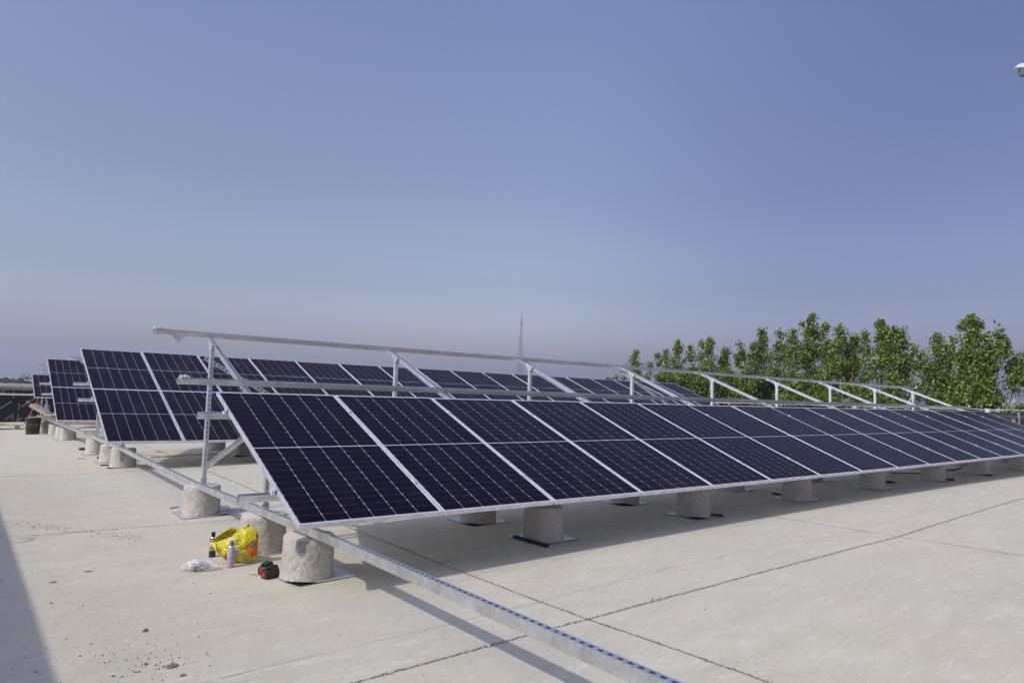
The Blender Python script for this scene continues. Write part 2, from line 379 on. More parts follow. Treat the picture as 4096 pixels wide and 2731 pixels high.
for _ in range(170):
    p = P2(rnd.gauss(560, 110), rnd.gauss(2640, 45)); pebble(p.x, p.y, abs(rnd.gauss(0, .003)) + .0012)
for _ in range(900):
    t = rnd.random(); p = P2(20 + 560 * t + rnd.gauss(0, 20), 2090 + 65 * t + rnd.gauss(0, 9)); pebble(p.x, p.y, abs(rnd.gauss(0, .0022)) + .0012)
for _ in range(420):
    p = P2(rnd.uniform(0, 1500), rnd.uniform(1760, 1980)); pebble(p.x, p.y, abs(rnd.gauss(0, .0035)) + .002)
for _ in range(800):
    p = Vector((rnd.uniform(0, 14), rnd.uniform(-3.8, 3))); pebble(p.x, p.y, abs(rnd.gauss(0, .0025)) + .0015)
tag(mb.build('concrete_crumbs', M_GRIT), 'fine dark concrete crumbs strewn over the roof deck', 'debris', kind='stuff')
def lump(px, py, sx, sy, sz, rz, label, seed, m=M_CHUNK):
    p = at(px, py); bm = bmesh.new(); bmesh.ops.create_icosphere(bm, subdivisions=3, radius=1)
    for v in bm.verts:
        k = 1 + .45 * noise.noise(v.co * 1.7 + Vector((seed, 0, 0))) + .2 * noise.noise(v.co * 5 + Vector((seed, 3, 0)))
        v.co = Vector((v.co.x * sx * k, v.co.y * sy * k, max(-.1, v.co.z) * sz * k))
    me = bpy.data.meshes.new('mortar_lump'); bm.to_mesh(me); bm.free(); me.materials.append(m)
    o = bpy.data.objects.new('mortar_lump', me); COL.objects.link(o); o.location = p; o.rotation_euler = (0, 0, rz)
    tag(o, label, 'rubble', 'loose mortar lumps on the roof')
lump(352, 2285, .032, .014, .006, -.5, 'flat leaf-shaped grey mortar flake lying alone, farthest back of the lumps', 1)
lump(212, 2329, .028, .012, .009, -.6, 'narrow dark crumbling mortar strip beside the big shadow edge', 2)
lump(582, 2524, .018, .013, .014, .4, 'small rounded dark lump lying in front of the clear plastic bag', 3)
lump(690, 2664, .030, .026, .012, .8, 'largest crumbly tan mortar lump, at the bottom of the photo', 4)
lump(733, 2701, .015, .011, .009, .1, 'small dark lump right of the largest tan mortar lump', 5)
lump(655, 2665, .009, .009, .006, .3, 'tiny pale lump touching the left of the largest mortar lump', 6)
lump(205 + 0, 2440 - 28, .009, .007, .006, .3, 'tiny pale lump nearest the big shadow edge', 7)
# stray thin sticks
def stick(px, py, px2, py2, r, label, m):
    a, b = at(px, py, .004), at(px2, py2, .004); mb = MB(); mb.tube([a - a, (b - a) * .5 + Vector((0, 0, .003)), b - a], r, 6); o = mb.build('wire_offcut', m); o.location = a
    tag(o, label, 'wire', 'wire offcuts on the roof')
stick(1003, 2295, 1030, 2301, .0016, 'thin brown wire offcut lying left of the tool batteries', mat('rusty wire', (.10, .05, .04), .7))
stick(770, 2330, 784, 2335, .0014, 'short dark wire offcut in front of the clear plastic bag', mat('dark wire', (.08, .07, .07), .7))

# ------------------------------------------------------------------ tables: where each row's panel plane lies
PW, PL, PP = 1.134, 2.279, 1.154
def plane(row, u):      # (origin at v=0 , tilt)
    s = u / 19.6
    if row == 0: return Vector((u, 0, .0378 * s + .0871 * s * s)), .393 - .0138 * s - .0085 * s * s
    if row == 1: return Vector((u + .025, 8.103, .0238 - .0185 * s + .011 * s * s)), .3728 + .0035 * s
    if row == 2: return Vector((u + .15, 17.19, -.0093)), .3928
    return Vector((u + .15, 22.912, -.349)), .373
def pt(row, u, v, off=0.0):
    o, t = plane(row, u)
    return o + Vector((0, v * math.cos(t) - off * math.sin(t), v * math.sin(t) + off * math.cos(t)))
RAILV = (.49, 1.885, 2.664, 4.10)
FRAX0, FRAS = .386, 2.35
PIERDY = ((.60, 1.66, 3.67), (8.83, 9.85, 11.80), (17.85, 18.85, 20.85), (23.6, 24.6, 26.6))
NFR = (9, 9, 3, 2)

# ---- solar panel prototype
def make_panel():
    root = empty('solar_panel')
    f = MB(); H = .035; lw = .011
    f.box((PW / 2, lw / 2, -H / 2), (PW, lw, H)); f.box((PW / 2, PL - lw / 2, -H / 2), (PW, lw, H))
    f.box((lw / 2, PL / 2, -H / 2), (lw, PL - 2 * lw, H)); f.box((PW - lw / 2, PL / 2, -H / 2), (lw, PL - 2 * lw, H))
    fr = f.build('frame', M_ALU, root); bevel(fr, .0012, 1)
    g = MB(); g.box((PW / 2, PL / 2, -.0045), (PW - 2 * lw, PL - 2 * lw, .005)); g.build('cell_sheet', M_CELL, root)
    g = MB(); g.box((PW / 2, PL / 2, -.0095), (PW - 2 * lw, PL - 2 * lw, .003)); g.build('backsheet', mat('white backsheet', (.78, .78, .78), .5), root)
    return root
proto = make_panel(); first = True
def put_panel(row, col, upper, label, group):
    global first
    o = proto if first else copy_tree(proto); first = False
    v0 = (PL + .01) if upper else 0
    u = col * PP; p = pt(row, u, v0); q = pt(row, u + PW, v0); _, t = plane(row, u + PW / 2)
    ex = (q - p).normalized(); ey = Vector((0, math.cos(t), math.sin(t))); ey = (ey - ex * ey.dot(ex)).normalized(); ez = ex.cross(ey)
    M = Matrix.Identity(4)
    for i in range(3): M[i][0], M[i][1], M[i][2], M[i][3] = ex[i], ey[i], ez[i], p[i]
    jit = Matrix.Rotation(random.gauss(0, .0012), 4, 'X') @ Matrix.Rotation(random.gauss(0, .0012), 4, 'Y')
    o.matrix_world = M @ jit
    tag(o, label, 'solar panel', group)
for c in range(17):
    w_ = 'at the left end' if c == 0 else ('at the far right end' if c == 16 else ORD[c] + ' from the left end')
    put_panel(0, c, False, 'dark solar panel in the front row, ' + w_, 'solar panels of the front row')
for upper in (False, True):
    for c in range(17):
        w_ = 'at the left end' if c == 0 else ('at the right end' if c == 16 else ORD[c] + ' from the left end')
        put_panel(1, c, upper, ('upper' if upper else 'lower') + ' dark solar panel in the second row back, ' + w_, 'solar panels of the second row')
for upper in (False, True):
    for c in range(3):
        w_ = ('at the left end', 'second from the left end', 'third from the left end')[c]
        put_panel(2, c, upper, ('upper' if upper else 'lower') + ' dark solar panel in the third row back, ' + w_, 'solar panels of the third row')
for c in range(2):
    put_panel(3, c, True, 'small far solar panel in the fourth row back, ' + ('at its left end' if c == 0 else 'second from its left end'), 'solar panels of the fourth row')

# ---- mounting racks
def gusset(mb, x, y, z, sx=.075, sz=.075, slope=0):
    a = [Vector((x, y - sx, z - math.tan(slope) * sx)), Vector((x, y + sx, z + math.tan(slope) * sx)), Vector((x, y + .018, z - sz)), Vector((x, y - .018, z - sz))]
    mb.hexa([p - Vector((.002, 0, 0)) for p in a], [p + Vector((.002, 0, 0)) for p in a])
def make_rack(row, label):
    umax = {0: 17, 1: 17, 2: 3, 3: 2}[row] * PP - .02
    base = pt(row, 0, 0); root = empty('mounting_rack', (base.x, base.y, gz(base.x, base.y)), label=label, cat='mounting rack', group='steel racks carrying the solar panels')
    OFF = -root.location
    def B(mb, name, m): 
        mb.v = [tuple(Vector(v) + OFF) for v in mb.v]; return mb.build(name, m, root)
    RH = .052
    us = [FRAX0 + FRAS * i for i in range(NFR[row])]
    for k, v in enumerate(RAILV):
        if row == 3 and k < 2: continue
        mb = MB(); knots = [-.26 + (.02 if k % 2 else 0)] + us + [umax + .24]
        if row == 3 and k == 2: knots[0] = -2.6
        for a, b in zip(knots[:-1], knots[1:]):
            o, t = plane(row, (a + b) / 2); n = Vector((0, -math.sin(t), math.cos(t)))
            mb.channel(pt(row, a, v, -.035 - RH / 2 - .001), pt(row, b, v, -.035 - RH / 2 - .001), -n, .041, RH)
        B(mb, 'rail', M_GALV)
        # splice plates
        for uc in ((6.0, 12.3, 17.2) if k % 2 else (4.05, 8.9, 14.3)):
            if uc > umax: continue
            mb = MB(); o, t = plane(row, uc)
            c = pt(row, uc, v, -.035 - RH / 2) - Vector((0, math.cos(t), math.sin(t))) * .0235
            Rt = Matrix.Rotation(t, 3, 'X'); mb.box(c, (.16, .0035, RH * .86), Rt)
            for q in (-.06, -.02, .02, .06): mb.box(c + Vector((q, 0, 0)) + Rt @ Vector((0, -.008, -.02)), (.008, .018, .008), Rt)
            B(mb, 'rail_connector', M_GALVW)
    rt = -.035 - RH - .002
    for i, u in enumerate(us):
        o, t = plane(row, u); n = Vector((0, -math.sin(t), math.cos(t)))
        v0, v1 = (.22, 4.22)
        mb = MB(); mb.channel(pt(row, u - .021, v0, rt - .026), pt(row, u - .021, v1, rt - .026), -n, .041, .052); B(mb, 'rafter', M_GALV)
        for j, Y in enumerate(PIERDY[row]):
            X = base.x + u - .040; zb = gz(X, Y) + .315
            vv = (Y - base.y) / math.cos(t); top = pt(row, u, vv, rt - .035).z
            if row == 3: zb = gz(X, Y) + .30
            mb = MB(); back = (0, -1, 0); mb.channel((X, Y, zb), (X, Y, max(top, zb + .08)), back, .041, .052, slots=(j > 0))
            po = B(mb, 'post', M_GALVW)
            mb = MB(); mb.box((X, Y, zb + .004), (.13, .10, .008))
            for sx in (-.045, .045): mb.tube([(X + sx, Y - .03, zb + .006), (X + sx, Y - .03, zb + .03)], .006, 6)
            mb.box((X - .026, Y, zb + .045), (.006, .05, .08)); mb.box((X + .026, Y, zb + .045), (.006, .05, .08))
            mb.v = [tuple(Vector(v) + OFF) for v in mb.v]; mb.build('base_plate', M_GALVW, po)
            if j > 0:
                mb = MB(); gusset(mb, X - .0235, Y, top + .012, .085, .10, t); gusset(mb, X + .0235, Y, top + .012, .085, .10, t)
                mb.tube([(X - .05, Y, top - .02), (X + .04, Y, top - .02)], .007, 6); B(mb, 'gusset', M_GALVW)
        # strut from the rear post down low, leaning forward up to the rafter
        Yr = PIERDY[row][2]; X = base.x + u - .030; zb = gz(X, Yr) + .315
        a = Vector((X - .0, Yr - .045, zb + .20)); vb = 1.93; b = pt(row, u, vb, rt - .05); b.x = X
        mb = MB(); mb.channel(a, b, (1, 0, 0), .041, .041); B(mb, 'strut', M_GALV)
    # cross braces in the plane of the rear posts
    bz = [(0, 1, 0), (3, 4, 0), (8, 7, 0)] if row < 2 else ([(0, 1, 0)] if row == 2 else [])
    for i, j, _ in bz:
        Y = PIERDY[row][2] + .045
        def H(u, f): 
            X = base.x + u; o, t = plane(row, u); vv = (Y - base.y) / math.cos(t); top = pt(row, u, vv, rt - .06).z
            return top
        ui, uj = us[i], us[j]; sgn = 1 if j > i else -1
        if row == 0 and i == 0: a = Vector((.285, Y, 1.245)); d = Vector((.678, 0, -.355))
        elif i == 3: a = Vector((base.x + ui + .024 - .25 , Y, H(ui, 0) + .0)); d = Vector((1, 0, -.42))
        else: a = Vector((base.x + ui + .1 * -sgn, Y, H(ui, 0) - .02)); d = Vector((sgn * 1, 0, -.55 if j > i else -.9))
        ln = (2.5 if j > i else 1.9)
        if row == 0 and i == 0: a = a + d.normalized() * 0
        mb = MB(); d.normalize(); mb.channel(a, a + d * ln, (0, -1, 0), .041, .03, slots=True); B(mb, 'cross_brace', M_GALV)
        if i == 8:
            mb = MB(); a2 = a + Vector((.28, .06, -.1)); mb.channel(a2, a2 + Vector((-1.1, 0, -.9)), (0, -1, 0), .041, .03, slots=True); B(mb, 'cross_brace', M_GALV)
    # clamps
    cols = {0: 17, 1: 17, 2: 3, 3: 2}[row]
    nclamp = 0
    for k, v in enumerate(RAILV):
        has = (k < 2) if row == 0 else ((k >= 2) if row == 3 else True)
        for c in range(cols + 1):
            o, t = plane(row, c * PP); Rt = Matrix.Rotation(t, 3, 'X')
            if not has:
                if c in (0, cols) :     # loose clamp lying on the bare rail end
                    u = (-.2 if c == 0 else umax + .2); mb = MB(); ctr = pt(row, u, v, -.035)
                    R2 = Rt @ Matrix.Rotation(.25, 3, 'Z') @ Matrix.Rotation(.12, 3, 'Y')
                    mb.box(ctr + R2 @ Vector((0, 0, .022)), (.085, .05, .004), R2); mb.box(ctr + R2 @ Vector((-.04, 0, .01)), (.004, .05, .022), R2)
                    mb.box(ctr + R2 @ Vector((.04, 0, .012)), (.004, .05, .018), R2); mb.tube([ctr + R2 @ Vector((0, 0, -.02)), ctr + R2 @ Vector((0, 0, .045))], .004, 6)
                    B(mb, 'clamp', M_ALU)
                continue
            if k > 1 and row == 1 and c % 1: continue
            mb = MB()
            if c in (0, cols):
                u = -.012 if c == 0 else umax + .012; sg = 1 if c == 0 else -1
                ctr = pt(row, u, v, 0)
                mb.box(ctr + Rt @ Vector((sg * .008, 0, .0025)), (.026, .045, .004), Rt); mb.box(ctr + Rt @ Vector((-sg * .006, 0, -.017)), (.004, .045, .036), Rt)
                mb.box(ctr + Rt @ Vector((-sg * .016, 0, -.034)), (.022, .045, .004), Rt); mb.tube([ctr + Rt @ Vector((-sg * .016, 0, -.034)), ctr + Rt @ Vector((-sg * .016, 0, -.014))], .006, 6)
            else:
                ctr = pt(row, c * PP - .01, v, 0); mb.box(ctr + Rt @ Vector((0, 0, .0022)), (.040, .05, .004), Rt); mb.tube([ctr + Rt @ Vector((0, 0, .003)), ctr + Rt @ Vector((0, 0, .010))], .0065, 6)
            B(mb, 'clamp', M_ALU)
    # triangular bracket hanging under the top rail
    mb = MB(); c = pt(row, .02, 4.10, -.035 - RH - .003); a = [c + Vector((-.085, -.02, 0)), c + Vector((.085, -.02, 0)), c + Vector((.012, -.02, -.075)), c + Vector((-.012, -.02, -.075))]
    mb.hexa([p for p in a], [p + Vector((0, .004, 0)) for p in a]); B(mb, 'bracket', M_GALVW)
    return root
make_rack(0, 'front steel rack, its upper half still bare rails and rafters against the sky')
make_rack(1, 'second steel rack back, fully covered with two tiers of panels')
make_rack(2, 'third steel rack back, its rail ends sticking out behind the second row')
make_rack(3, 'farthest steel rack, with one long thin rail reaching out to the left')
# ---- long slotted base beam across the piers of the first frame
mb = MB(); BX = .27
kn = [onx(1565 * 1.7415, 1572 * 1.7415, BX), onx(750 * 1.7415, 1223 * 1.7415, BX), onx(445 * 1.7415, 1104 * 1.7415, BX), onx(280 * 1.7415, 1026 * 1.7415, BX), onx(334, 1725, BX), onx(150, 1658, BX)]
k0 = kn[0] + (kn[0] - kn[1]).normalized() * 1.9
kn = [k0] + kn[:]
for a, b in zip(kn[:-1], kn[1:]): mb.channel(a - Vector((0, 0, .031)), b - Vector((0, 0, .031)), (0, 0, 1), .045, .062, lip=.019, slots=True, pitch=.0525)
tag(mb.build('base_beam', M_GALV), 'long slotted galvanised beam running over the piers and out towards the viewer', 'steel beam')
print('BEAM', [tuple(round(c, 3) for c in k) for k in kn])

# ------------------------------------------------------------------ concrete piers, foil mats, black mat rolls
def pier_d(seed, a, z, ri, hgt, r):
    p = Vector((math.cos(a), math.sin(a), z * 4))
    d = .010 * noise.noise(p * 1.2 + Vector((seed * 7.1, 0, 0))) + .0045 * noise.noise(p * 6 + Vector((seed * 3, 1, 0))) + .0022 * noise.noise(p * 17 + Vector((seed, 4, 0)))
    if z < .03: d += .010 * noise.noise(Vector((a * 6, seed, 9)))
    if hgt - .03 < z and ri > r * .8: d += -.016 * max(0, noise.noise(Vector((math.cos(a) * 4, math.sin(a) * 4, seed))))
    return d
TAPER = .035
def pier_mesh(seed, hgt=.315, r=.197):
    mb = MB(); n = 110
    prof = [(r * .985, -.01), (r, .010), (r * .995, .03)] + [(r * (.99 - TAPER * k / 17), .04 + (hgt - .065) * k / 17) for k in range(1, 18)]
    prof += [(r * .945, hgt - .014), (r * .925, hgt - .004), (r * .89, hgt), (r * .6, hgt + .002), (r * .3, hgt + .004), (.002, hgt + .004)]
    vs = []
    for ri, z in prof:
        for k in range(n):
            a = 2 * math.pi * k / n; d = pier_d(seed, a, z, ri, hgt, r); p = Vector((math.cos(a) * ri * 5, math.sin(a) * ri * 5, seed))
            vs.append(((ri + d) * math.cos(a), (ri + d) * math.sin(a), z + (.005 * noise.noise(p * 4) if z > hgt - .02 else 0)))
    fs = [(i * n + k, i * n + (k + 1) % n, (i + 1) * n + (k + 1) % n, (i + 1) * n + k) for i in range(len(prof) - 1) for k in range(n)] + [tuple(range(n - 1, -1, -1))]
    mb.add(vs, fs); return mb
def patch_mesh(seed, a0, zc, ww, hh, tri, hgt=.315, r=.197):
    mb = MB(); n = 26; g = {}; vs = []
    for i in range(n + 1):
        for j in range(n + 1):
            a = a0 + (i / n - .5) * 2 * ww / r; z = zc + (j / n - .5) * 2 * hh
            z = min(z, hgt - .018); ri = r * (.99 - TAPER * max(0, z - .04) / (hgt - .065)); d = pier_d(seed, a, z, ri, hgt, r) + .0018
            vs.append(((ri + d) * math.cos(a), (ri + d) * math.sin(a), z))
    fs = []
    for i in range(n):
        for j in range(n):
            u, v = (i + .5) / n * 2 - 1, (j + .5) / n * 2 - 1
            lim = (.45 + .45 * (v + 1) / 2 if tri else .8) + .30 * noise.noise(Vector((u * 2, v * 3, seed)))
            if abs(u) < lim and abs(v) < .93 + .2 * noise.noise(Vector((u * 4, 1, seed))): k = i * (n + 1) + j; fs.append((k, k + n + 1, k + n + 2, k + 1))
    mb.add(vs, fs); return mb
PM = []
for s_ in range(6):
    o = pier_mesh(s_ + 1).build('concrete_pier', M_PIER, smooth=True); PM.append(o.data); bpy.data.objects.remove(o)
def mat_sheet(cx, cy, sz, rz, curls, seed):
    mb = MB(); rnd = random.Random(seed); n = 14; cr_, sr_ = math.cos(rz), math.sin(rz); g = []
    for j in range(n + 1):
        for i in range(n + 1):
            x = (i / n - .5) * sz; y = (j / n - .5) * sz; e = max(0, (max(abs(x), abs(y)) - sz * .40) / (sz * .1))
            X, Y = cx + x * cr_ - y * sr_, cy + x * sr_ + y * cr_
            lift = .004 + e * (.002 + .005 * abs(noise.noise(Vector((X * 7, Y * 7, seed)))))
            for (qx, qy, amt) in curls: lift += amt * max(0, (x * qx + y * qy) / sz - .62) * 2
            g.append((X, Y, gz(X, Y) + lift))
    N_ = n + 1
    top = [(j * N_ + i, j * N_ + i + 1, (j + 1) * N_ + i + 1, (j + 1) * N_ + i) for j in range(n) for i in range(n)]
    mb.add(g, top); mb.mi = 1
    mb.add([(x, y, z - .0035) for x, y, z in g], [tuple(reversed(f)) for f in top])
    ring = [i for i in range(N_)] + [j * N_ + n for j in range(1, N_)] + [n * N_ + i for i in range(n - 1, -1, -1)] + [j * N_ for j in range(n - 1, 0, -1)]
    vs = [g[k] for k in ring] + [(g[k][0], g[k][1], g[k][2] - .0035) for k in ring]; m_ = len(ring)
    mb.add(vs, [((k + 1) % m_, k, m_ + k, m_ + (k + 1) % m_) for k in range(m_)])
    return mb
ROWN = ['front', 'second', 'third', 'fourth']; LINE = ['front line', 'middle line', 'rear line']
for row in range(4):
    for i in range(NFR[row]):
        for j in range(3):
            bx = plane(row, 0)[0].x; X = bx + .34 + FRAS * i + random.gauss(0, .012); Y = PIERDY[row][j] + random.gauss(0, .012)
            if row == 0 and i == 0: X, Y = .34, PIERDY[0][j] + (.03 if j == 0 else 0)
            o = bpy.data.objects.new('concrete_pier', PM[(i * 3 + j * 2 + row) % 6]); COL.objects.link(o)
            o.location = (X, Y, gz(X, Y)); o.rotation_euler = (0, 0, random.random() * 6.28); o.scale = (1, 1, 1)
            where = ('first pier from the left' if i == 0 else ORD[i] + ' pier from the left')
            lab = 'round concrete pier, ' + where + ', ' + LINE[j] + ' of the ' + ROWN[row] + ' row'
            tag(o, lab, 'pier', 'round concrete piers under the racks')
            if (row, i, j) in ((0, 0, 0), (1, 0, 0)):
                o.rotation_euler = (0, 0, 0); a0 = math.atan2(CAMP.y - Y, CAMP.x - X)
                sd = (i * 3 + j * 2 + row) % 6 + 1
                (patch_mesh(sd, a0 - .28, .262, .050, .048, True) if row == 0 else patch_mesh(sd, a0 - .1, .19, .035, .10, False)).build('cement_patch', M_PATCH, o, True)
            # foil mat under the pier
            if row < 2 or (row == 2 and i == 0):
                rz = random.gauss(0, .05); cx, cy = X + random.gauss(.01, .012), Y + random.gauss(0, .012)
                if (row, i, j) == (0, 0, 0): rz = .04; cx, cy = .38, .64
                curls = [random.choice([(-1, -1), (1, -1), (1, 1)]) + (random.uniform(.01, .05),)]
                ms = mat_sheet(cx, cy, .49, rz, curls, row * 100 + i * 10 + j)
                ms.v = [(v[0] - cx, v[1] - cy, v[2] - gz(cx, cy)) for v in ms.v]
                t_ = ms.build('foil_mat', [M_FOIL, M_RUBBER]); t_.location = (cx, cy, gz(cx, cy))
                tag(t_, 'silver foil-faced mat under the ' + where + ', ' + LINE[j] + ' of the ' + ROWN[row] + ' row', 'mat', 'foil-faced mats under the piers')
def roll(p, q, r, label, seed):
    a, b = Vector(p), Vector(q); mb = MB(); n = 12; m_ = 9; d = (b - a); L = d.length; d.normalize(); nrm = Vector((-d.y, d.x, 0)); vs = []
    for i in range(n + 1):
        c = a + d * L * i / n; rr = r * (1 + .2 * noise.noise(Vector((i * .5, seed, 0))))
        for k in range(m_):
            th = -1.9 + 3.9 * k / (m_ - 1)
            vs.append(c + nrm * (rr * math.sin(th)) + Vector((0, 0, rr * (1 - math.cos(th)) * .8 + .004)) - a)
    fs = [(i * m_ + k, i * m_ + k + 1, (i + 1) * m_ + k + 1, (i + 1) * m_ + k) for i in range(n) for k in range(m_ - 1)]
    mb.add(vs, fs); o = mb.build('bitumen_flap', M_RUBBER, smooth=True); o.location = a
    s = o.modifiers.new('sheet', 'SOLIDIFY'); s.thickness = .004
    tag(o, label, 'roofing offcut', 'curled black mat edges beside piers')
G = lambda px, py: at(px, py)
roll(G(2055, 2150), G(2190, 2190), .022, 'long curled black mat edge in front of the second front pier', 1)
roll(G(2843, 2062), G(2890, 2065), .020, 'short curled black flap right of the third front pier', 2)
roll(G(3090, 1976), G(3134, 1984), .020, 'short curled black flap left of the fourth front pier', 3)
roll(G(318, 1800), G(396, 1800), .045, 'flat black strip in front of the third pier of the second row', 4)
roll(G(392, 1836), G(440, 1836), .045, 'curled black flap in front of the middle pier of the second row', 5)
roll(G(402, 1863), G(545, 1860), .018, 'thin dark curled edge under the nearest second-row pier', 6)
roll(G(2958, 1908), G(3005, 1905), .02, 'black flap lying in shade behind the fourth front pier', 7)
roll(G(3490, 1932), G(3578, 1932), .03, 'crumpled blue-black flap right of the fifth front pier', 8)
roll(G(3770, 1920), G(3815, 1922), .03, 'crumpled blue-black flap right of the sixth front pier', 9)

# ------------------------------------------------------------------ parapet walls wrapped in membrane
def parapet_back():
    root = empty('parapet_wall', (0, 32, -.9), label='low far wall wrapped in printed black membrane with a beige coping', cat='wall')
    Y = 32.0; mb = MB(); x0, x1 = -14, 24; n = 90; vs = []
    for i in range(n + 1):
        x = x0 + (x1 - x0) * i / n; f = .035 * noise.noise(Vector((x * 1.1, 0, 3))) + (.03 if i % 8 == 0 else 0)
        for z in (-1.1, -.6, -.1, .35, .66): vs.append((x, Y - .02 - abs(f) - .03 * abs(noise.noise(Vector((x * .9, z * 2, 8)))), z))
    fs = [(i * 5 + k, (i + 1) * 5 + k, (i + 1) * 5 + k + 1, i * 5 + k + 1) for i in range(n) for k in range(4)]
    mb.add([(a, b - 32, c + .9) for a, b, c in vs], fs); mb.build('membrane', M_MEMB, root, smooth=True)
    mb = MB(); mb.box((5, .14, .62), (38, .24, 2.2)); mb.box((5, .11, 1.66), (38, .30, .1)); mb.build('wall_core', m_concrete('wall concrete', (.28, .26, .24), (.38, .36, .33), .2), root)
    mb = MB(); 
    for i in range(13): mb.box((x0 + 1.46 + i * 2.92, .11, 1.79), (2.905, .40, .15))
    mb.build('coping', M_WALLC, root)
    mb = MB()
    def place(s, px, py, ang, size):
        d = ray(px, py); p = CAMP + d * ((31.88 - CAMP.y) / d.y); ca, sa = math.cos(ang), math.sin(ang)
        addtext(mb, s, size, lambda v: (p.x + v.x * ca - v.y * sa, -.17, p.z + .9 + v.x * sa + v.y * ca))
    for s, px, py, a in (('NAIIEAKAZA', -5, 1640, .68), ('NAIIEAKAZA', 88, 1628, .70), ('KAZA', 25, 1678, .68), ('LAUKE', 5, 1572, .68), ('AKAZA', 100, 1678, .70), ('KAZ', 92, 1566, .7), ('NAIIEA', 62, 1692, .72),
                         ('WATERPROOF', 52, 1680, 1.57), ('WATERPROOF', 73, 1680, 1.57), ('WATERPROOF', 77, 1640, 1.57), ('WATERPROOF', 55, 1590, 1.57), ('WATERPROOF', 178, 1640, 1.57), ('WATERPROOF', 198, 1645, 1.57), ('NAIIEAKAZA', 125, 1635, .7)):
        if s == 'WATERPROOF': s = 'IIIEIIIAIIEII'
        place(s, px, py, a, .10 if a < 1 else .07)
    mb.build('printed_marks', M_PRINT, root)
parapet_back()
def parapet_right():
    X = 24.0; root = empty('parapet_wall', (X, 8, -.5), label='low side wall at the right wrapped in smooth black membrane', cat='wall')
    mb = MB(); n = 80; zp = onx(4060, 1651, X).z - 1.27; prof = [(-.03, -.2), (-.05, .2), (-.05, .6), (-.06, .95), (-.10, 1.12), (-.06, 1.22), (.05, 1.27), (.2, 1.27), (.3, 1.2), (.32, -.4)]; vs = []
    for i in range(n + 1):
        y = -22 + 46 * i / n
        for x, z in prof: vs.append((x + .02 * noise.noise(Vector((y * .8, z * 3, 0))), y, z + (zp + .5 if z > .5 else 0) + .02 * noise.noise(Vector((y * .6, 5, 0)))))
    m_ = len(prof); mb.add(vs, [(i * m_ + k, i * m_ + k + 1, (i + 1) * m_ + k + 1, (i + 1) * m_ + k) for i in range(n) for k in range(m_ - 1)])
    mb.build('membrane', M_MEMB, root, smooth=True)
    mb = MB()
    for s, px, y0, sz in (('KWNZEBEI', 4072, 1695, .075), ('KI', 4047, 1690, .13), ('IIEIIII', 4054, 1694, .04)):
        d = ray(px, y0); p = CAMP + d * ((X - .15 - CAMP.x) / d.x)
        addtext(mb, s, sz, lambda v: (-.13, p.y - 8 - v.y * 1.0, p.z + .5 + v.x))
    mb.build('printed_marks', M_PRINT, root)
    mb = MB(); mb.tube([(-.35, -20, .80), (-.35, 20, .80)], .028, 10); mb.v = [(a + X, b + 8, c - .5) for a, b, c in mb.v]
    for y in range(-12, 28, 4): mb.tube([(X - .35, y + .5, gz(X, y)), (X - .35, y + .5, .30)], .02, 8)
    mb.v = [(a - X, b - 8, c + .5) for a, b, c in mb.v]
    c = mb.build('handrail', M_WHITE); c.location = (X, 8, -.5)
    tag(c, 'white pipe rail along the foot of the right-hand black wall', 'rail')
parapet_right()
# rope strung along the right wall
mb = MB(); YR = [-12, -6, 0, 2.0, 2.62, 3.95, 5.5, 8, 9.5, 12, 15, 18, 21, 24, 27.5]; XR = 24.12
d0 = ray(4000, 1637); zr = (CAMP + d0 * ((XR - CAMP.x) / d0.x)).z
for r_, dz in ((.011, 0), (.007, .035)):
    pts = []
    for a, b in zip(YR[:-1], YR[1:]):
        for q in range(5):
            t = q / 5; y = a + (b - a) * t
            if dz and y < 5: continue
            pts.append((XR, y, zr + dz * (1 if y > 9 else .4) - .02 * math.sin(math.pi * t)))
    mb.tube(pts, r_, 6)
def knot(y, s, seed):
    rnd = random.Random(seed); pts = []
    for k in range(26):
        pts.append((XR + rnd.gauss(0, .02), y + rnd.gauss(0, .09) * s, zr - .03 + rnd.gauss(0, .045) * s))
    mb.tube(pts, .010, 5)
yk = onx(3996, 1640, XR).y; yp = onx(3950, 1640, XR).y; y3 = onx(3418, 1630, XR).y
knot(yk, 1.2, 1); knot(y3, .7, 3)
for k in range(3):
    mb.tube([(XR, yk + (yp - yk) * t, zr - .01 - (.05 + .05 * k) * math.sin(math.pi * t) - .01 * k) for t in [i / 10 for i in range(11)]], .009, 5)
mb.v = [(a - 24, b - 8, c - .8) for a, b, c in mb.v]
o = mb.build('rope', M_ROPE, smooth=True); o.location = (24, 8, .8); tag(o, 'dirty white rope with knots strung above the right-hand black wall', 'rope')
for k, y in enumerate((yp, y3, 17.0, 23.0)):
    mb = MB(); mb.box((0, 0, .11), (.06, .12, .30)); mb.box((0, 0, .27), (.08, .16, .03)); o = mb.build('rope_post', M_WALLC); o.location = (XR, y, zr - .27)
    bevel(o, .006); tag(o, 'stubby grey post holding the rope, ' + ('nearest the right edge' if k == 0 else ORD[k] + ' from the right edge'), 'post', 'stubby posts under the rope')

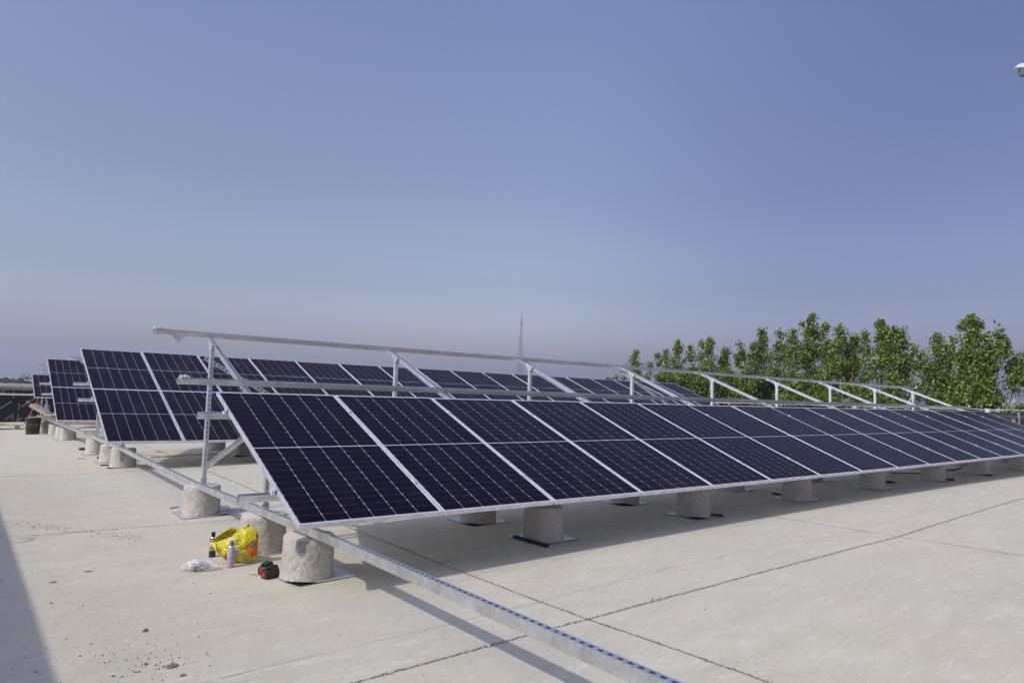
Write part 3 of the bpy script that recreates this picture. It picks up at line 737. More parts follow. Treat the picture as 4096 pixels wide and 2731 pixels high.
# ------------------------------------------------------------------ building out of frame on the left that throws the big shadow
root = empty('stair_building', (-6.5, 0, -.6), label='plain rendered stair building left of the panels, only its shadow in view', cat='building')
zt = gz(-1.4, 2) + (4.5 - 1.385) * .472 / .53
M_REND = m_var('grey render', (.26, .26, .26), (.34, .34, .33), 2, .9, .2)
mb = MB(); mb.box((0, 1, (zt + .6) / 2), (4.0, 16, zt + .6)); mb.build('wall', M_REND, root)
mb = MB(); mb.box((0, 1, zt + .6 - .06), (4.02, 16.02, .13)); mb.build('coping', M_WALLC, root)
mb = MB(); mb.box((2.005, 2.2, 1.03), (.05, .92, 2.06)); d_ = mb.build('door', mat('grey steel door', (.25, .27, .28), .5), root)
mb = MB(); mb.tube([(2.05, 1.84, 1.0), (2.09, 1.84, 1.0), (2.09, 1.96, 1.0)], .01, 8); mb.build('handle', M_BOLT, d_)
mb = MB(); sh = at(80, 2170); bk = Vector((-.53, -.01, .472)); tt = (sh.x + 4.5) / .53; c = sh + bk * tt
mb.tube([(2.0 + 0, c.y - .0, c.z + .6 - .25), (2.0, c.y, c.z + .6), (2.0, c.y + .06, c.z + .6 + .08), (2.0, c.y + .16, c.z + .6 + .09), (2.0, c.y + .22, c.z + .6)], .012, 6)
mb.build('lifting_hook', M_BOLT, root)

# ------------------------------------------------------------------ small things near the first piers
def spray_can(loc, h, r, label, cap, body, rz=0, name='spray_can'):
    root = empty(name, loc, rz, label=label, cat='spray can', group='spray cans by the yellow sack')
    b = MB(); b.lathe([(r * .94, 0), (r, .004), (r, h * .74), (r * .98, h * .745)], 28); b.build('body', body, root, True)
    b = MB(); b.lathe([(r * .98, h * .745), (r * .98, h * .765), (r * .72, h * .81), (r * .66, h * .815)], 28); b.build('shoulder', mat('can tin', (.75, .75, .76), .22, 1), root, True)
    b = MB(); b.lathe([(r * .62, h * .815), (r * .60, h * .985), (r * .52, h)], 24); bevel(b.build('cap', cap, root, False), .001)
    b = MB(); b.lathe([(r * 1.03, 0), (r * 1.03, h * .02)], 28); b.build('rim', mat('purple rim', (.06, .03, .14), .4), root)
    return root
def m_label(stripes, c1, c2, h):
    m = mat('can label', rough=.35); q = N(m); tc = q.n('ShaderNodeTexCoord'); sp = q.n('ShaderNodeSeparateXYZ'); q.l(tc.outputs['Object'], sp.inputs[0])
    z = q.math('DIVIDE', sp.outputs[2], h); st = [(0, c1)]
    for s in stripes: st += [(s, c2), (s + .012, c1)]
    x = q.ramp(z, st[:31], 'CONSTANT'); fine = q.noise(q.coord('Object', (60, 60, 500)), 6, 2)
    q.base(q.mix(q.ramp(fine, [(.5, g3(0)), (.6, g3(.35))]), x, (.30, .27, .38))); return m
def m_label2(h):
    m = mat('green can label', rough=.35); q = N(m); tc = q.n('ShaderNodeTexCoord'); sp = q.n('ShaderNodeSeparateXYZ'); q.l(tc.outputs['Object'], sp.inputs[0])
    q.base(q.ramp(q.math('DIVIDE', sp.outputs[2], h), [(0, (.01, .035, .02)), (.27, (.45, .45, .46)), (.31, (.50, .16, .07)), (.43, (.42, .40, .48)), (.62, (.10, .03, .05)), (.66, (.5, .5, .52)), (.70, (.02, .02, .02))], 'CONSTANT')); return m
can_p = at(921, 2267)
spray_can(can_p, .205, .0275, 'upright lilac-labelled spray can with grey cap in front of the yellow sack', mat('grey cap', (.17, .18, .19), .5),
          m_label([.07, .14, .20, .30, .345, .39, .47, .55, .60, .65, .72], (.52, .47, .62), (.03, .02, .06), .205), .4)
c2 = at(848, 2226)
spray_can(c2, .205, .027, 'dark green and white spray can with black cap half hidden behind the yellow sack', mat('black cap', (.012, .012, .012), .4),
          m_label2(.205), .4)
# plastic bag with a can lying inside
pb = at(796, 2285) + Vector((.005, .030, 0))
bag = empty('plastic_bag', (pb.x, pb.y, gz(pb.x, pb.y)), -.55, label='crumpled clear plastic bag with a can showing inside, lying left of the yellow sack', cat='plastic bag')
bm = bmesh.new(); bmesh.ops.create_icosphere(bm, subdivisions=5, radius=1)
for v in bm.verts:
    c = v.co.copy(); x = c.x * .145; tp = 1 - .35 * max(0, -c.x) ** 2 - .1 * c.x
    k = .92 + .30 * noise.noise(c * 2.0) + .26 * (.5 - abs(noise.noise(Vector((c.x * 3, c.y * 7, c.z * 7 + 3)))) * 2.2) + .07 * noise.noise(c * 14)
    y = c.y * .054 * tp * k; z = c.z * .046 * tp * k + .042 * tp
    if c.x < -.5: z *= 1 - (abs(c.x) - .5) * .8; 
    v.co = Vector((x, y, max(.002, z)))
me = bpy.data.meshes.new('film'); bm.to_mesh(me); bm.free()
mp = mat('clear film', (.90, .91, .94), .10, 0, .9, Transmission_Weight=.0, Alpha=.34); me.materials.append(mp); me.polygons.foreach_set('use_smooth', [True] * len(me.polygons))
o = bpy.data.objects.new('film', me); COL.objects.link(o); o.parent = bag
bx = at(806, 2287); root = empty('spray_can', (bx.x + .010, bx.y + .048, gz(bx.x, bx.y) + .031), 0, label='lilac spray can lying inside the clear plastic bag, seen hazily through the film', cat='spray can', group='spray cans by the yellow sack')
root.rotation_euler = (R(90), 0, R(-62)); ax_ = root.rotation_euler.to_matrix() @ Vector((0, 0, 1)); root.location = Vector((pb.x, pb.y, gz(pb.x, pb.y) + .030)) - ax_ * .062 + Vector((.012, .012, 0))
mb = MB(); mb.lathe([(.001, 0), (.02, .002), (.0265, .0), (.0275, .004), (.0275, .12), (.018, .135)], 24); mb.build('body', m_label([.05, .2, .5, .7], (.34, .33, .38), (.05, .04, .08), .14), root, True)
mb = MB(); mb.lathe([(.001, -.002), (.025, -.001), (.0255, .001)], 24); mb.build('base', mat('base tin', (.8, .78, .75), .25, 1), root, True)

# yellow sack
SX0, SY0, SC = 830, 2100, 9.224
base = at(945, 2250); axd = (base - CAMP).dot(fw); PXM = FPX / axd
sack = empty('woven_sack', (base.x, base.y, gz(base.x, base.y)), math.atan2(rx.y, rx.x), label='open crumpled yellow and orange woven sack leaning by the second pier', cat='sack')
def U(X, Y): return ((X / SC + SX0 - 945) / PXM, (2262 - (SY0 + Y / SC)) / PXM)
def interp(pts, x):
    for (a, b), (c, d) in zip(pts[:-1], pts[1:]):
        if a <= x <= c: return b + (d - b) * (x - a) / (c - a)
    return pts[0][1] if x < pts[0][0] else pts[-1][1]
LOW = [(70, 800), (160, 950), (320, 1110), (560, 1290), (680, 1390), (950, 1440), (1250, 1470), (1640, 1440), (1770, 1290), (1825, 1200)]
UPF = [(70, 780), (240, 762), (430, 700), (620, 630), (830, 545), (900, 520), (1000, 400), (1220, 240), (1290, 160), (1420, 90), (1520, 120), (1640, 215), (1770, 320), (1825, 620)]
UPB = [(70, 770), (110, 690), (430, 450), (700, 275), (780, 250), (1080, 325), (1220, 300), (1290, 180), (1420, 100), (1520, 130), (1640, 225), (1770, 330), (1825, 630)]
def wdt(X):
    s = (X - 70) / 1755; return (max(0, math.sin(math.pi * min(1, max(0, s)))) ** .6)
def yfront(X, t):
    o = .055 if X < 900 else .055 - .03 * min(1, (X - 900) / 400)
    return -wdt(X) * (.085 * math.sin(math.pi * min(1, t * .9 + .05)) ** .8 * (1 - t * .35) + (o - .03) * t)
def surf(X, t, back=False):
    lo = interp(LOW, X); hi = interp(UPB if back else UPF, X); Y = lo + (hi - lo) * t; x, z = U(X, Y)
    if back: y = wdt(X) * (.075 * math.sin(math.pi * min(1, t * .85 + .08)) ** .8 * (1 - t * .3)) * (1 if X < 1100 else max(.25, 1 - (X - 1100) / 300)) + (.02 * t if X < 1000 else 0)
    else: y = yfront(X, t)
    q = Vector((x * 18, z * 18, 5 if back else 0)); cr_ = .010 * noise.noise(q) + .006 * (abs(noise.noise(q * 2.3)) - .2) + .003 * noise.noise(q * 6)
    y += cr_ * wdt(X) * 1.3 * min(1, 4 * t + .2); return Vector((x, y, max(.002, z))), Y
def inpoly(x, y, P):
    c = False; n = len(P)
    for i in range(n):
        x1, y1 = P[i]; x2, y2 = P[i - 1]
        if (y1 > y) != (y2 > y) and x < (x2 - x1) * (y - y1) / (y2 - y1) + x1: c = not c
    return c
POLYS = [(2, [(820, 545), (1000, 550), (1140, 780), (1230, 960), (1400, 1215), (1190, 1260), (1110, 1080), (960, 860)]), (1, [(1400, 870), (1790, 560), (1840, 560), (1840, 1230), (1650, 1275)]),
         (1, [(540, 1280), (690, 1240), (990, 1180), (1110, 1330), (950, 1450), (680, 1420)]), (1, [(1150, 1385), (1210, 1400), (1190, 1470), (940, 1460)]), (2, [(1400, 1290), (1560, 1280), (1540, 1420), (1370, 1440)]),
         (4, [(1400, 85), (1500, 130), (1380, 225), (1300, 200), (1380, 170)]), (4, [(1700, 250), (1790, 300), (1730, 350)]), (4, [(1770, 400), (1830, 420), (1810, 560), (1740, 480)]),
         (4, [(150, 930), (250, 900), (275, 980), (260, 1060), (170, 960)]), (4, [(270, 1050), (330, 1090), (480, 1230), (440, 1230)]), (5, [(1250, 190), (1340, 230), (1320, 250), (1230, 215)])]
mb = MB(); NX, NT = 110, 64
for back in (False, True):
    vs = []; Ys = []
    for i in range(NX + 1):
        X = 70 + 1755 * i / NX
        for j in range(NT + 1):
            p, Y = surf(X, j / NT, back); vs.append(p); Ys.append((X, Y))
    o0 = len(mb.v); mb.v += [tuple(v) for v in vs]
    for i in range(NX):
        for j in range(NT):
            a = i * (NT + 1) + j; f = (a, a + NT + 1, a + NT + 2, a + 1); X, Y = Ys[a]; mi = 0
            for m_, P in POLYS:
                if inpoly(X + 8, Y, P): mi = m_
            if ((X - 1665) / 85) ** 2 + ((Y - 805) / 125) ** 2 < 1: mi = 3
            if ((X - 1660) / 40) ** 2 + ((Y - 805) / 70) ** 2 < 1 and (int(X / 18) + int(Y / 30)) % 2: mi = 6
            dx, dy = 218, 370; tt = ((X - 312) * dx + (Y - 750) * dy) / (dx * dx + dy * dy); ds = abs((X - 312) * dy - (Y - 750) * dx) / math.hypot(dx, dy)
            if 0 < tt < 1 and ds < 34 * math.sin(math.pi * tt) ** .5: mi = 3
            if back: mi = 0
            mb.f.append(tuple(k + o0 for k in (f if not back else tuple(reversed(f))))); mb.m.append(mi)
def m_sack(name, lo, hi):
    m = mat(name, rough=.42, spec=.4); q = N(m); v = q.coord('Object'); a = q.noise(v, 30, 5, .65, 1.0)
    q.base(q.ramp(a, [(.3, lo), (.55, hi)])); q.bump(q.noise(v, 45, 4, .6, 1.5), .5, .006); return m
SM = [m_sack('yellow weave', (.42, .34, .012), (.66, .57, .02)), m_sack('orange weave', (.52, .09, .01), (.70, .16, .02)), m_sack('translucent weave', (.34, .30, .25), (.50, .46, .40)),
      mat('green print', (.02, .16, .05), .5), mat('black print', (.02, .015, .02), .5), mat('black print 2', (.03, .02, .02), .5), mat('pale print', (.35, .45, .38), .5)]
so_ = mb.build('cloth', SM, sack, True); s = so_.modifiers.new('sheet', 'SOLIDIFY'); s.thickness = .0012
mb = MB()
def onsack(X, Y):
    lo = interp(LOW, X); hi = interp(UPF, X); t = min(1, max(0, (Y - lo) / (hi - lo))); p, _ = surf(X, t); p = p.copy(); p.y -= .0025; return p
def sack_text(s, X, Y, ang, size):
    ca, sa = math.cos(ang), math.sin(ang); addtext(mb, s, size, lambda v: onsack(X + v.x * ca + v.y * sa, Y + v.x * sa - v.y * ca))
sack_text('PEMIAOXIONG', 385, 740, 1.02, 62)
for k in range(4): sack_text('IIEIIAIEIEII', 1070 + 45 * k, 590 - 8 * k, 1.05, 34)
sack_text('IIEI', 680, 640, .5, 60); sack_text('EIIE', 1300, 930, .2, 80)
mb.build('printed_text', mat('dark sack print', (.10, .09, .01), .6), sack)

# tool batteries
def battery(loc, rz, s, label):
    root = empty('tool_battery', loc, rz, label=label, cat='battery', group='black and red tool batteries')
    def prism(pr, w0):
        m = MB(); n = len(pr); vs = [(-w0, y, z) for y, z in pr] + [(w0, y, z) for y, z in pr]
        m.add(vs, [tuple(range(n)), tuple(range(2 * n - 1, n - 1, -1))] + [(i, n + i, n + (i + 1) % n, (i + 1) % n) for i in range(n)]); return m
    pr = [(-.058, .012), (-.052, .002), (.05, 0), (.058, .01), (.058, .06), (.048, .078), (-.02, .072), (-.05, .066), (-.058, .056)]
    pr = [(a * s, b * s) for a, b in pr]
    o = prism(pr, .036 * s).build('case', M_BLACK, root); bevel(o, .005 * s, 3, 25)
    m = MB(); m.box((0, .01 * s, .082 * s), (.050 * s, .085 * s, .012 * s))
    for k in range(6): m.box((0, (.018 + .006 * k) * s, .09 * s), (.046 * s, .003 * s, .006 * s))
    o = m.build('terminal_rail', M_BLACK, root); bevel(o, .0015 * s)
    m = MB(); m.box((0, -.0585 * s, .034 * s), (.034 * s, .005 * s, .034 * s)); o = m.build('release_button', mat('red plastic', (.50, .03, .025), .35), root); bevel(o, .0015 * s)
    m = MB(); m.box((.0, .028 * s, .0775 * s), (.06 * s, .045 * s, .003 * s)); m.build('label_strip', mat('red sticker', (.45, .05, .07), .4), root)
    return root
b1 = at(1072, 2316); bc = Vector((math.cos(0), 0))
dirx = math.atan2(rx.y, rx.x)
battery((b1.x + .025, b1.y + .03, gz(b1.x, b1.y)), dirx - .62, .98, 'nearer black tool battery with red button beside the front pier')
battery((b1.x + .035, b1.y + .155, gz(b1.x, b1.y) + .004), dirx - .30, .94, 'black tool battery with red button, behind the nearer one')
# clear bottle by the rear pier
bp = at(893, 2046)
root = empty('plastic_bottle', (bp.x, bp.y + .03, gz(bp.x, bp.y) + .033), 0, label='clear plastic bottle with blue ring lying beside the rear pier', cat='bottle'); root.rotation_euler = (R(90), 0, R(120))
mb = MB(); mb.lathe([(.018, -.085), (.031, -.08), (.032, -.05), (.030, -.04), (.032, -.03), (.032, .03), (.030, .04), (.032, .05), (.014, .09), (.014, .105)], 24)
mb.build('body', mat('clear pet', (.85, .88, .92), .12, 0, .5, Alpha=.42), root, True)
mb = MB(); mb.lathe([(.033, .048), (.033, .056)], 24, cap=False); mb.build('ring', mat('blue ring', (.08, .16, .55), .4), root)
# long bolt
bo = at(684, 2032, .008); b2 = at(712, 2026, .008); mb = MB(); mb.tube([(0, 0, 0), b2 - bo], .006, 8); d = (b2 - bo).normalized(); mb.tube([-d * .008, d * .004], .012, 6); mb.tube([(b2 - bo) - d * .012, (b2 - bo)], .011, 6)
o = mb.build('bolt', M_BOLT); o.location = bo; tag(o, 'long steel bolt lying left of the rear pier', 'bolt')
# small offcut block under the second row
o = MB(); o.box((0, 0, .012), (.10, .03, .024)); o = o.build('wood_block', M_WOODG); o.location = at(636, 1809); o.rotation_euler = (0, 0, -.5); bevel(o, .002); tag(o, 'small tan block lying under the second row', 'wood block')
o = MB(); o.box((0, 0, .008), (.11, .035, .016)); o = o.build('wood_block', M_WOODG); o.location = at(327, 1835); o.rotation_euler = (0, 0, -.4); bevel(o, .003); tag(o, 'small brown block on sunlit deck left of the second row piers', 'wood block')

# ------------------------------------------------------------------ things beside the third and fourth rows
def bucket(px, py, px_w, px_h, label, m_body, kind):
    p = at(px, py); ax = (p - CAMP).dot(fw); r = px_w / FPX * ax / 2; h = px_h / FPX * ax
    root = empty('bucket', p + Vector((0, r * .8, 0)), label=label, cat='bucket', group='buckets by the third row')
    mb = MB(); mb.lathe([(r * .84, 0), (r * .86, .01), (r * .97, h * .93), (r, h * .94), (r, h), (r * .95, h), (r * .80, .02), (.001, .02)], 32, cap=False); mb.build('shell', m_body, root, True)
    mb = MB(); mb.tube([(r * 1.01 * math.cos(a), -.3 * r - r * .8 * abs(math.sin(a)), h * .9 - .12 * math.sin(a)) for a in [math.pi * k / 12 for k in range(13)]], .006, 5); mb.build('handle', M_BLACK, root)
    return root, r
def m_bucket(base, spots, col, h):
    m = mat('bucket print', base, .5); q = N(m); tc = q.n('ShaderNodeTexCoord'); sp = q.n('ShaderNodeSeparateXYZ'); q.l(tc.outputs['Object'], sp.inputs[0])
    an = q.math('ARCTAN2', sp.outputs[1], sp.outputs[0]); z = q.math('DIVIDE', sp.outputs[2], h)
    a1 = q.math('GREATER_THAN', q.math('FRACT', q.math('MULTIPLY', an, 1.15)), .45)
    zb = q.ramp(z, [(0, g3(0)), (.06, g3(1)), (.13, g3(0)), (.56, g3(1)), (.74, g3(0))], 'CONSTANT')
    f = q.math('MULTIPLY', a1, zb); n = q.noise(q.coord('Object'), 14, 4)
    q.base(q.mix(f, q.ramp(n, [(.35, base), (.65, tuple(min(1, x * 1.6 + .01) for x in base))]), col)); return m
bucket(131, 1737, 54, 66, 'black bucket with faded yellow print, leftmost of the buckets', m_bucket((.012, .013, .012), 0, (.14, .09, .02), .45), 0)
def m_paint():
    m = mat('paint pail', rough=.6); q = N(m); v = q.coord('Object', (1, 1, 3)); q.base(q.ramp(q.noise(v, 9, 5, .7, 1.5), [(.35, (.20, .17, .20)), (.45, (.50, .47, .46)), (.55, (.60, .57, .54)), (.62, (.33, .25, .13)), (.7, (.5, .48, .47))])); return m
bucket(178, 1733, 40, 50, 'stained white paint bucket between the black bucket and a pier', m_paint(), 1)
bucket(211, 1735, 38, 48, 'grey pinkish bucket with a loop of pale string, rightmost of the buckets', m_var('grey pail', (.22, .19, .20), (.33, .29, .29), 5, .7), 2)
# timber, cardboard, pallet
pp = at(60, 1717)
root = empty('pallet', pp + Vector((-.75, .45, 0)), 0, label='pale wooden pallet lying before the printed black wall', cat='pallet')
mb = MB()
for k in range(6): mb.box((-.3, -.45 + k * .18, .135), (2.6, .13, .022))
mb.build('deck', M_WOOD, root)
for k in range(4):
    mb = MB(); mb.box((-1.45 + k * .76, 0, .06), (.10, 1.0, .10)); mb.build('block', M_WOODG, root)
mb = MB(); mb.box((-.5, .1, .165), (1.9, .5, .03), Matrix.Rotation(.06, 3, 'Z')); o = mb.build('plywood_sheet', M_WOOD); o.location = pp + Vector((-.75, .45, 0)); tag(o, 'pale plywood sheet lying on the wooden pallet', 'board')
a = at(150, 1722) ; 
def plank(px0, py0, px1, py1, Y0, Y1, w_, t_, m, label, name='timber_plank', cat='plank'):
    d0 = ray(px0, py0); A = CAMP + d0 * ((Y0 - CAMP.y) / d0.y); d1 = ray(px1, py1); B_ = CAMP + d1 * ((Y1 - CAMP.y) / d1.y)
    d = (B_ - A); L = d.length; d.normalize(); n = Vector((0, 0, 1)); n = (n - d * d.z).normalized(); e = d.cross(n)
    mb = MB(); b = [A - A + e * s1 * w_ / 2 for s1 in (-1, 1)]; 
    c0 = [e * -w_ / 2, e * w_ / 2, e * w_ / 2 + d * L, e * -w_ / 2 + d * L]; mb.hexa(c0, [x + n * t_ for x in c0]); o = mb.build(name, m); o.location = A; bevel(o, .004)
    tag(o, label, cat); return o
plank(128, 1625, 190, 1662, 21.0, 20.6, .24, .10, M_WOODG, 'thick grey timber beam tilted up against the third row')
plank(112, 1671, 178, 1668, 21.4, 21.4, .08, .03, M_WOOD, 'thin pale batten sticking out behind the black bucket', 'batten', 'batten')
plank(185, 1668, 235, 1690, 21.9, 21.7, .6, .02, M_CARD, 'brown cardboard sheet crumpled behind the third row', 'cardboard_sheet', 'cardboard')
plank(262, 1697, 400, 1699, 23.3, 23.0, .25, .10, M_WOODG, 'old timber baulk lying across behind the third row', 'timber_baulk', 'timber')
# red cord from rack to deck
mb = MB(); d = ray(152, 1595); A = CAMP + d * ((24.3 - CAMP.y) / d.y); B_ = at(96, 1696); mb.tube([(0, 0, 0), (B_ - A) * .5 + Vector((0, 0, -.05)), B_ - A], .016, 6); o = mb.build('red_cord', M_RED); o.location = A
tag(o, 'red cord slanting from the farthest rack to the pallet', 'cord')
# cables lying under the front row far end
def cable(pts, r, m, label):
    P = [at(px, py, .012) for px, py in pts]; mb = MB(); mb.tube([p - P[0] for p in P], r, 6); o = mb.build('cable', m); o.location = P[0]; tag(o, label, 'cable')
cable([(3560, 1889), (3600, 1891), (3680, 1892)], .012, mat('red cable', (.35, .06, .05), .5), 'red cable on the deck in shade between the fourth and fifth front piers')
cable([(3785, 1878), (3820, 1878), (3846, 1868), (3850, 1850)], .012, M_BLACK, 'black cable on the deck beside the sixth front pier')
cable([(1060, 1815), (900, 1812), (700, 1822), (600, 1829)], .010, M_ROPE, 'pale string lying on the deck under the second row')
# white-capped lamp head reaching into the right edge
root = empty('area_light', (0, 0, 0), label='white-capped lamp head reaching in at the right edge, high in the sky', cat='lamp')
c = CAMP + ray(4148, 277).normalized() * 18; root.location = (c.x, c.y, gz(24, c.y)); hz = c.z - gz(24, c.y)
yaw = math.atan2(rx.y, rx.x); Rz = Matrix.Rotation(yaw, 3, 'Z'); s_ = 18 / FPX
mb = MB(); e = 75 * s_; cap = [(-e * .93, -.05, 0), (e, -.05, 0), (e, .05, 0), (-e * .93, .05, 0)]; tp = [(-e * .72, -.04, .09), (e * .8, -.04, .09), (e * .8, .04, .09), (-e * .72, .04, .09)]
mb.hexa([Rz @ Vector(p) + Vector((0, 0, hz)) for p in cap], [Rz @ Vector(p) + Vector((0, 0, hz)) for p in tp]); mb.build('cap', M_WHITE, root)
mb = MB(); b_ = [(-e * .70, -.04, -.15), (e * .8, -.04, -.15), (e * .8, .04, -.15), (-e * .70, .04, -.15)]; t_ = [(x, y, -.003) for x, y, z in b_]
mb.hexa([Rz @ Vector(p) + Vector((0, 0, hz)) for p in b_], [Rz @ Vector(p) + Vector((0, 0, hz)) for p in t_]); mb.build('housing', mat('grey housing', (.16, .16, .17), .5), root)
mb = MB(); q = Rz @ Vector((e + .3, 0, 0)); mb.tube([(q.x, q.y, 0), (q.x, q.y, hz - .1), (q.x - Rz.col[0].x * .35, q.y - Rz.col[0].y * .35, hz - .03)], [.06, .045, .03], 10); mb.build('pole', M_GALV, root)

# ------------------------------------------------------------------ trees
def leafquad(V, F, c, s, rnd):
    n = Vector((rnd.gauss(0, 1), rnd.gauss(0, 1), rnd.gauss(0, .8) + .35)).normalized(); a = n.orthogonal().normalized(); th = rnd.random() * 6.28
    b = n.cross(a); u = a * math.cos(th) + b * math.sin(th); v = n.cross(u); o = len(V)
    V += [c - u * s * .55, c + v * s * .42 - u * s * .12 + n * s * .12, c + u * s * .6, c - v * s * .42 - u * s * .12 + n * s * .12]
    F += [(o, o + 1, o + 2), (o, o + 2, o + 3)]
BARE = {(4077, 1430), (4050, 1450), (4087, 1498), (4060, 1490), (4023, 1374)}
def grow(name, label, X, ys_px, tips, seed, dens=1.0, leaf=.108, fill=1.0, group='poplar trees beyond the roof edge', z0=GZ, low=-.8, rad=1.0, cat='tree', cap=2.7):
    rnd = random.Random(seed)
    foot = onx(ys_px, 1600, X); top = max((onx(px, py, X) for px, py in tips), key=lambda p: p.z)
    root = empty(name, (X, foot.y, z0), label=label, cat=cat, group=group); O = root.location
    tr = MB(); V, F = [], []
    apex = Vector((X, top.y, top.z - .25)); H = apex.z - z0
    stem = []
    for k in range(12):
        t = k / 11; b = Vector((X, foot.y + (apex.y - foot.y) * max(0, t * 1.6 - .6), z0 + H * t)); b += Vector((noise.noise(Vector((t * 3, seed, 0))), noise.noise(Vector((t * 3, seed, 5))), 0)) * .18 * min(1, t * 4) * (1 - t)
        stem.append(b)
    r0 = .16
    tr.tube([p - O for p in stem], [r0 * (1 - k / 11) ** .8 + .012 for k in range(12)], 7)
    def on_stem(z):
        t = max(0, min(.999, (z - z0) / H)) * 11; i = int(t); return stem[i].lerp(stem[i + 1], t - i)
    limbs = []; BT = set()
    for px, py in tips:
        dX = rnd.uniform(-.5, .5); P = onx(px, py, X + dX)
        if (P - apex).length < .5 and (px, py) not in BARE: limbs.append(([on_stem(apex.z - 2.6), on_stem(apex.z - 1.2), apex + Vector((0, 0, .15))], 2.6)); continue
        L = min(4.5, 1.2 + 1.3 * abs(P.y - on_stem(P.z).y) + rnd.uniform(.4, 1.2)); a = on_stem(P.z - L)
        mid = a.lerp(P, .5) + Vector((0, 0, -.12 * L)) + Vector((0, (P.y - a.y) * .22, 0)); limbs.append(([a, mid, P], L))
        if (px, py) in BARE: BT.add(len(limbs) - 1)
    # inner limbs
    nl = int(12 * fill)
    for k in range(nl):
        z = rnd.uniform(low, max(low + .3, apex.z - cap - .6)); a = on_stem(z); an = rnd.random() * 6.28; L = rnd.uniform(.7, 1.5) * rad * (1 - .35 * max(0, (z - low) / (apex.z - low)))
        P = a + Vector((math.cos(an) * L, math.sin(an) * L, L * rnd.uniform(.7, 1.5))); 
        if P.z > apex.z - cap: P.z = apex.z - cap - rnd.random() * .6
        limbs.append(([a, a.lerp(P, .5) + Vector((math.cos(an), math.sin(an), -.3)) * .15 * L, P], L * 1.5))
    for li, (c3, L) in enumerate(limbs):
        bare = li in BT
        A, B_, C_ = c3; pts = [A * (1 - t) ** 2 + B_ * 2 * t * (1 - t) + C_ * t * t for t in [k / 6 for k in range(7)]]
        tr.tube([p - O for p in pts], [.040 * (1 - k / 6.5) * min(1, L / 3) + .006 for k in range(7)], 5)
        n = int(290 * L * dens * (.30 if bare else 1))
        ncl = max(4, int(L * 4.0)); cl = []
        for k in range(ncl):
            t = 1 - (k / ncl) * (min(.36, .45 / L) if bare else .85); p = A * (1 - t) ** 2 + B_ * 2 * t * (1 - t) + C_ * t * t; s_ = (1 - t) * L
            sp = .05 + .10 * min(2.2, s_); o = Vector((rnd.gauss(0, sp), rnd.gauss(0, sp), rnd.gauss(0, sp * .8))); cl.append((p + o, .065 + .034 * min(2, s_) + rnd.random() * .06))
            if k % 3 == 0 and s_ > .4: tr.tube([p - O, p + o - O], .006, 4, False)
        for k in range(n):
            p, s_ = cl[rnd.randrange(ncl)]; q = p + Vector((rnd.gauss(0, s_), rnd.gauss(0, s_), rnd.gauss(0, s_))); leafquad(V, F, q - O, leaf * rnd.uniform(.65, 1.2), rnd)
    # dim lower foliage down the trunk, sparser
    for k in range(int(500 * fill)):
        z = rnd.uniform(z0 + 3, low); a = on_stem(z); an = rnd.random() * 6.28; rr = rnd.uniform(.2, 1.6); leafquad(V, F, a + Vector((math.cos(an) * rr, math.sin(an) * rr, 0)) - O, leaf * 1.6, rnd)
    tr.build('trunk', M_BARK, root, True)
    cm = MB(); cm.v = [tuple(v) for v in V]; cm.f = F; cm.m = [0] * len(F); cm.build('crown', M_LEAF, root)
    return root
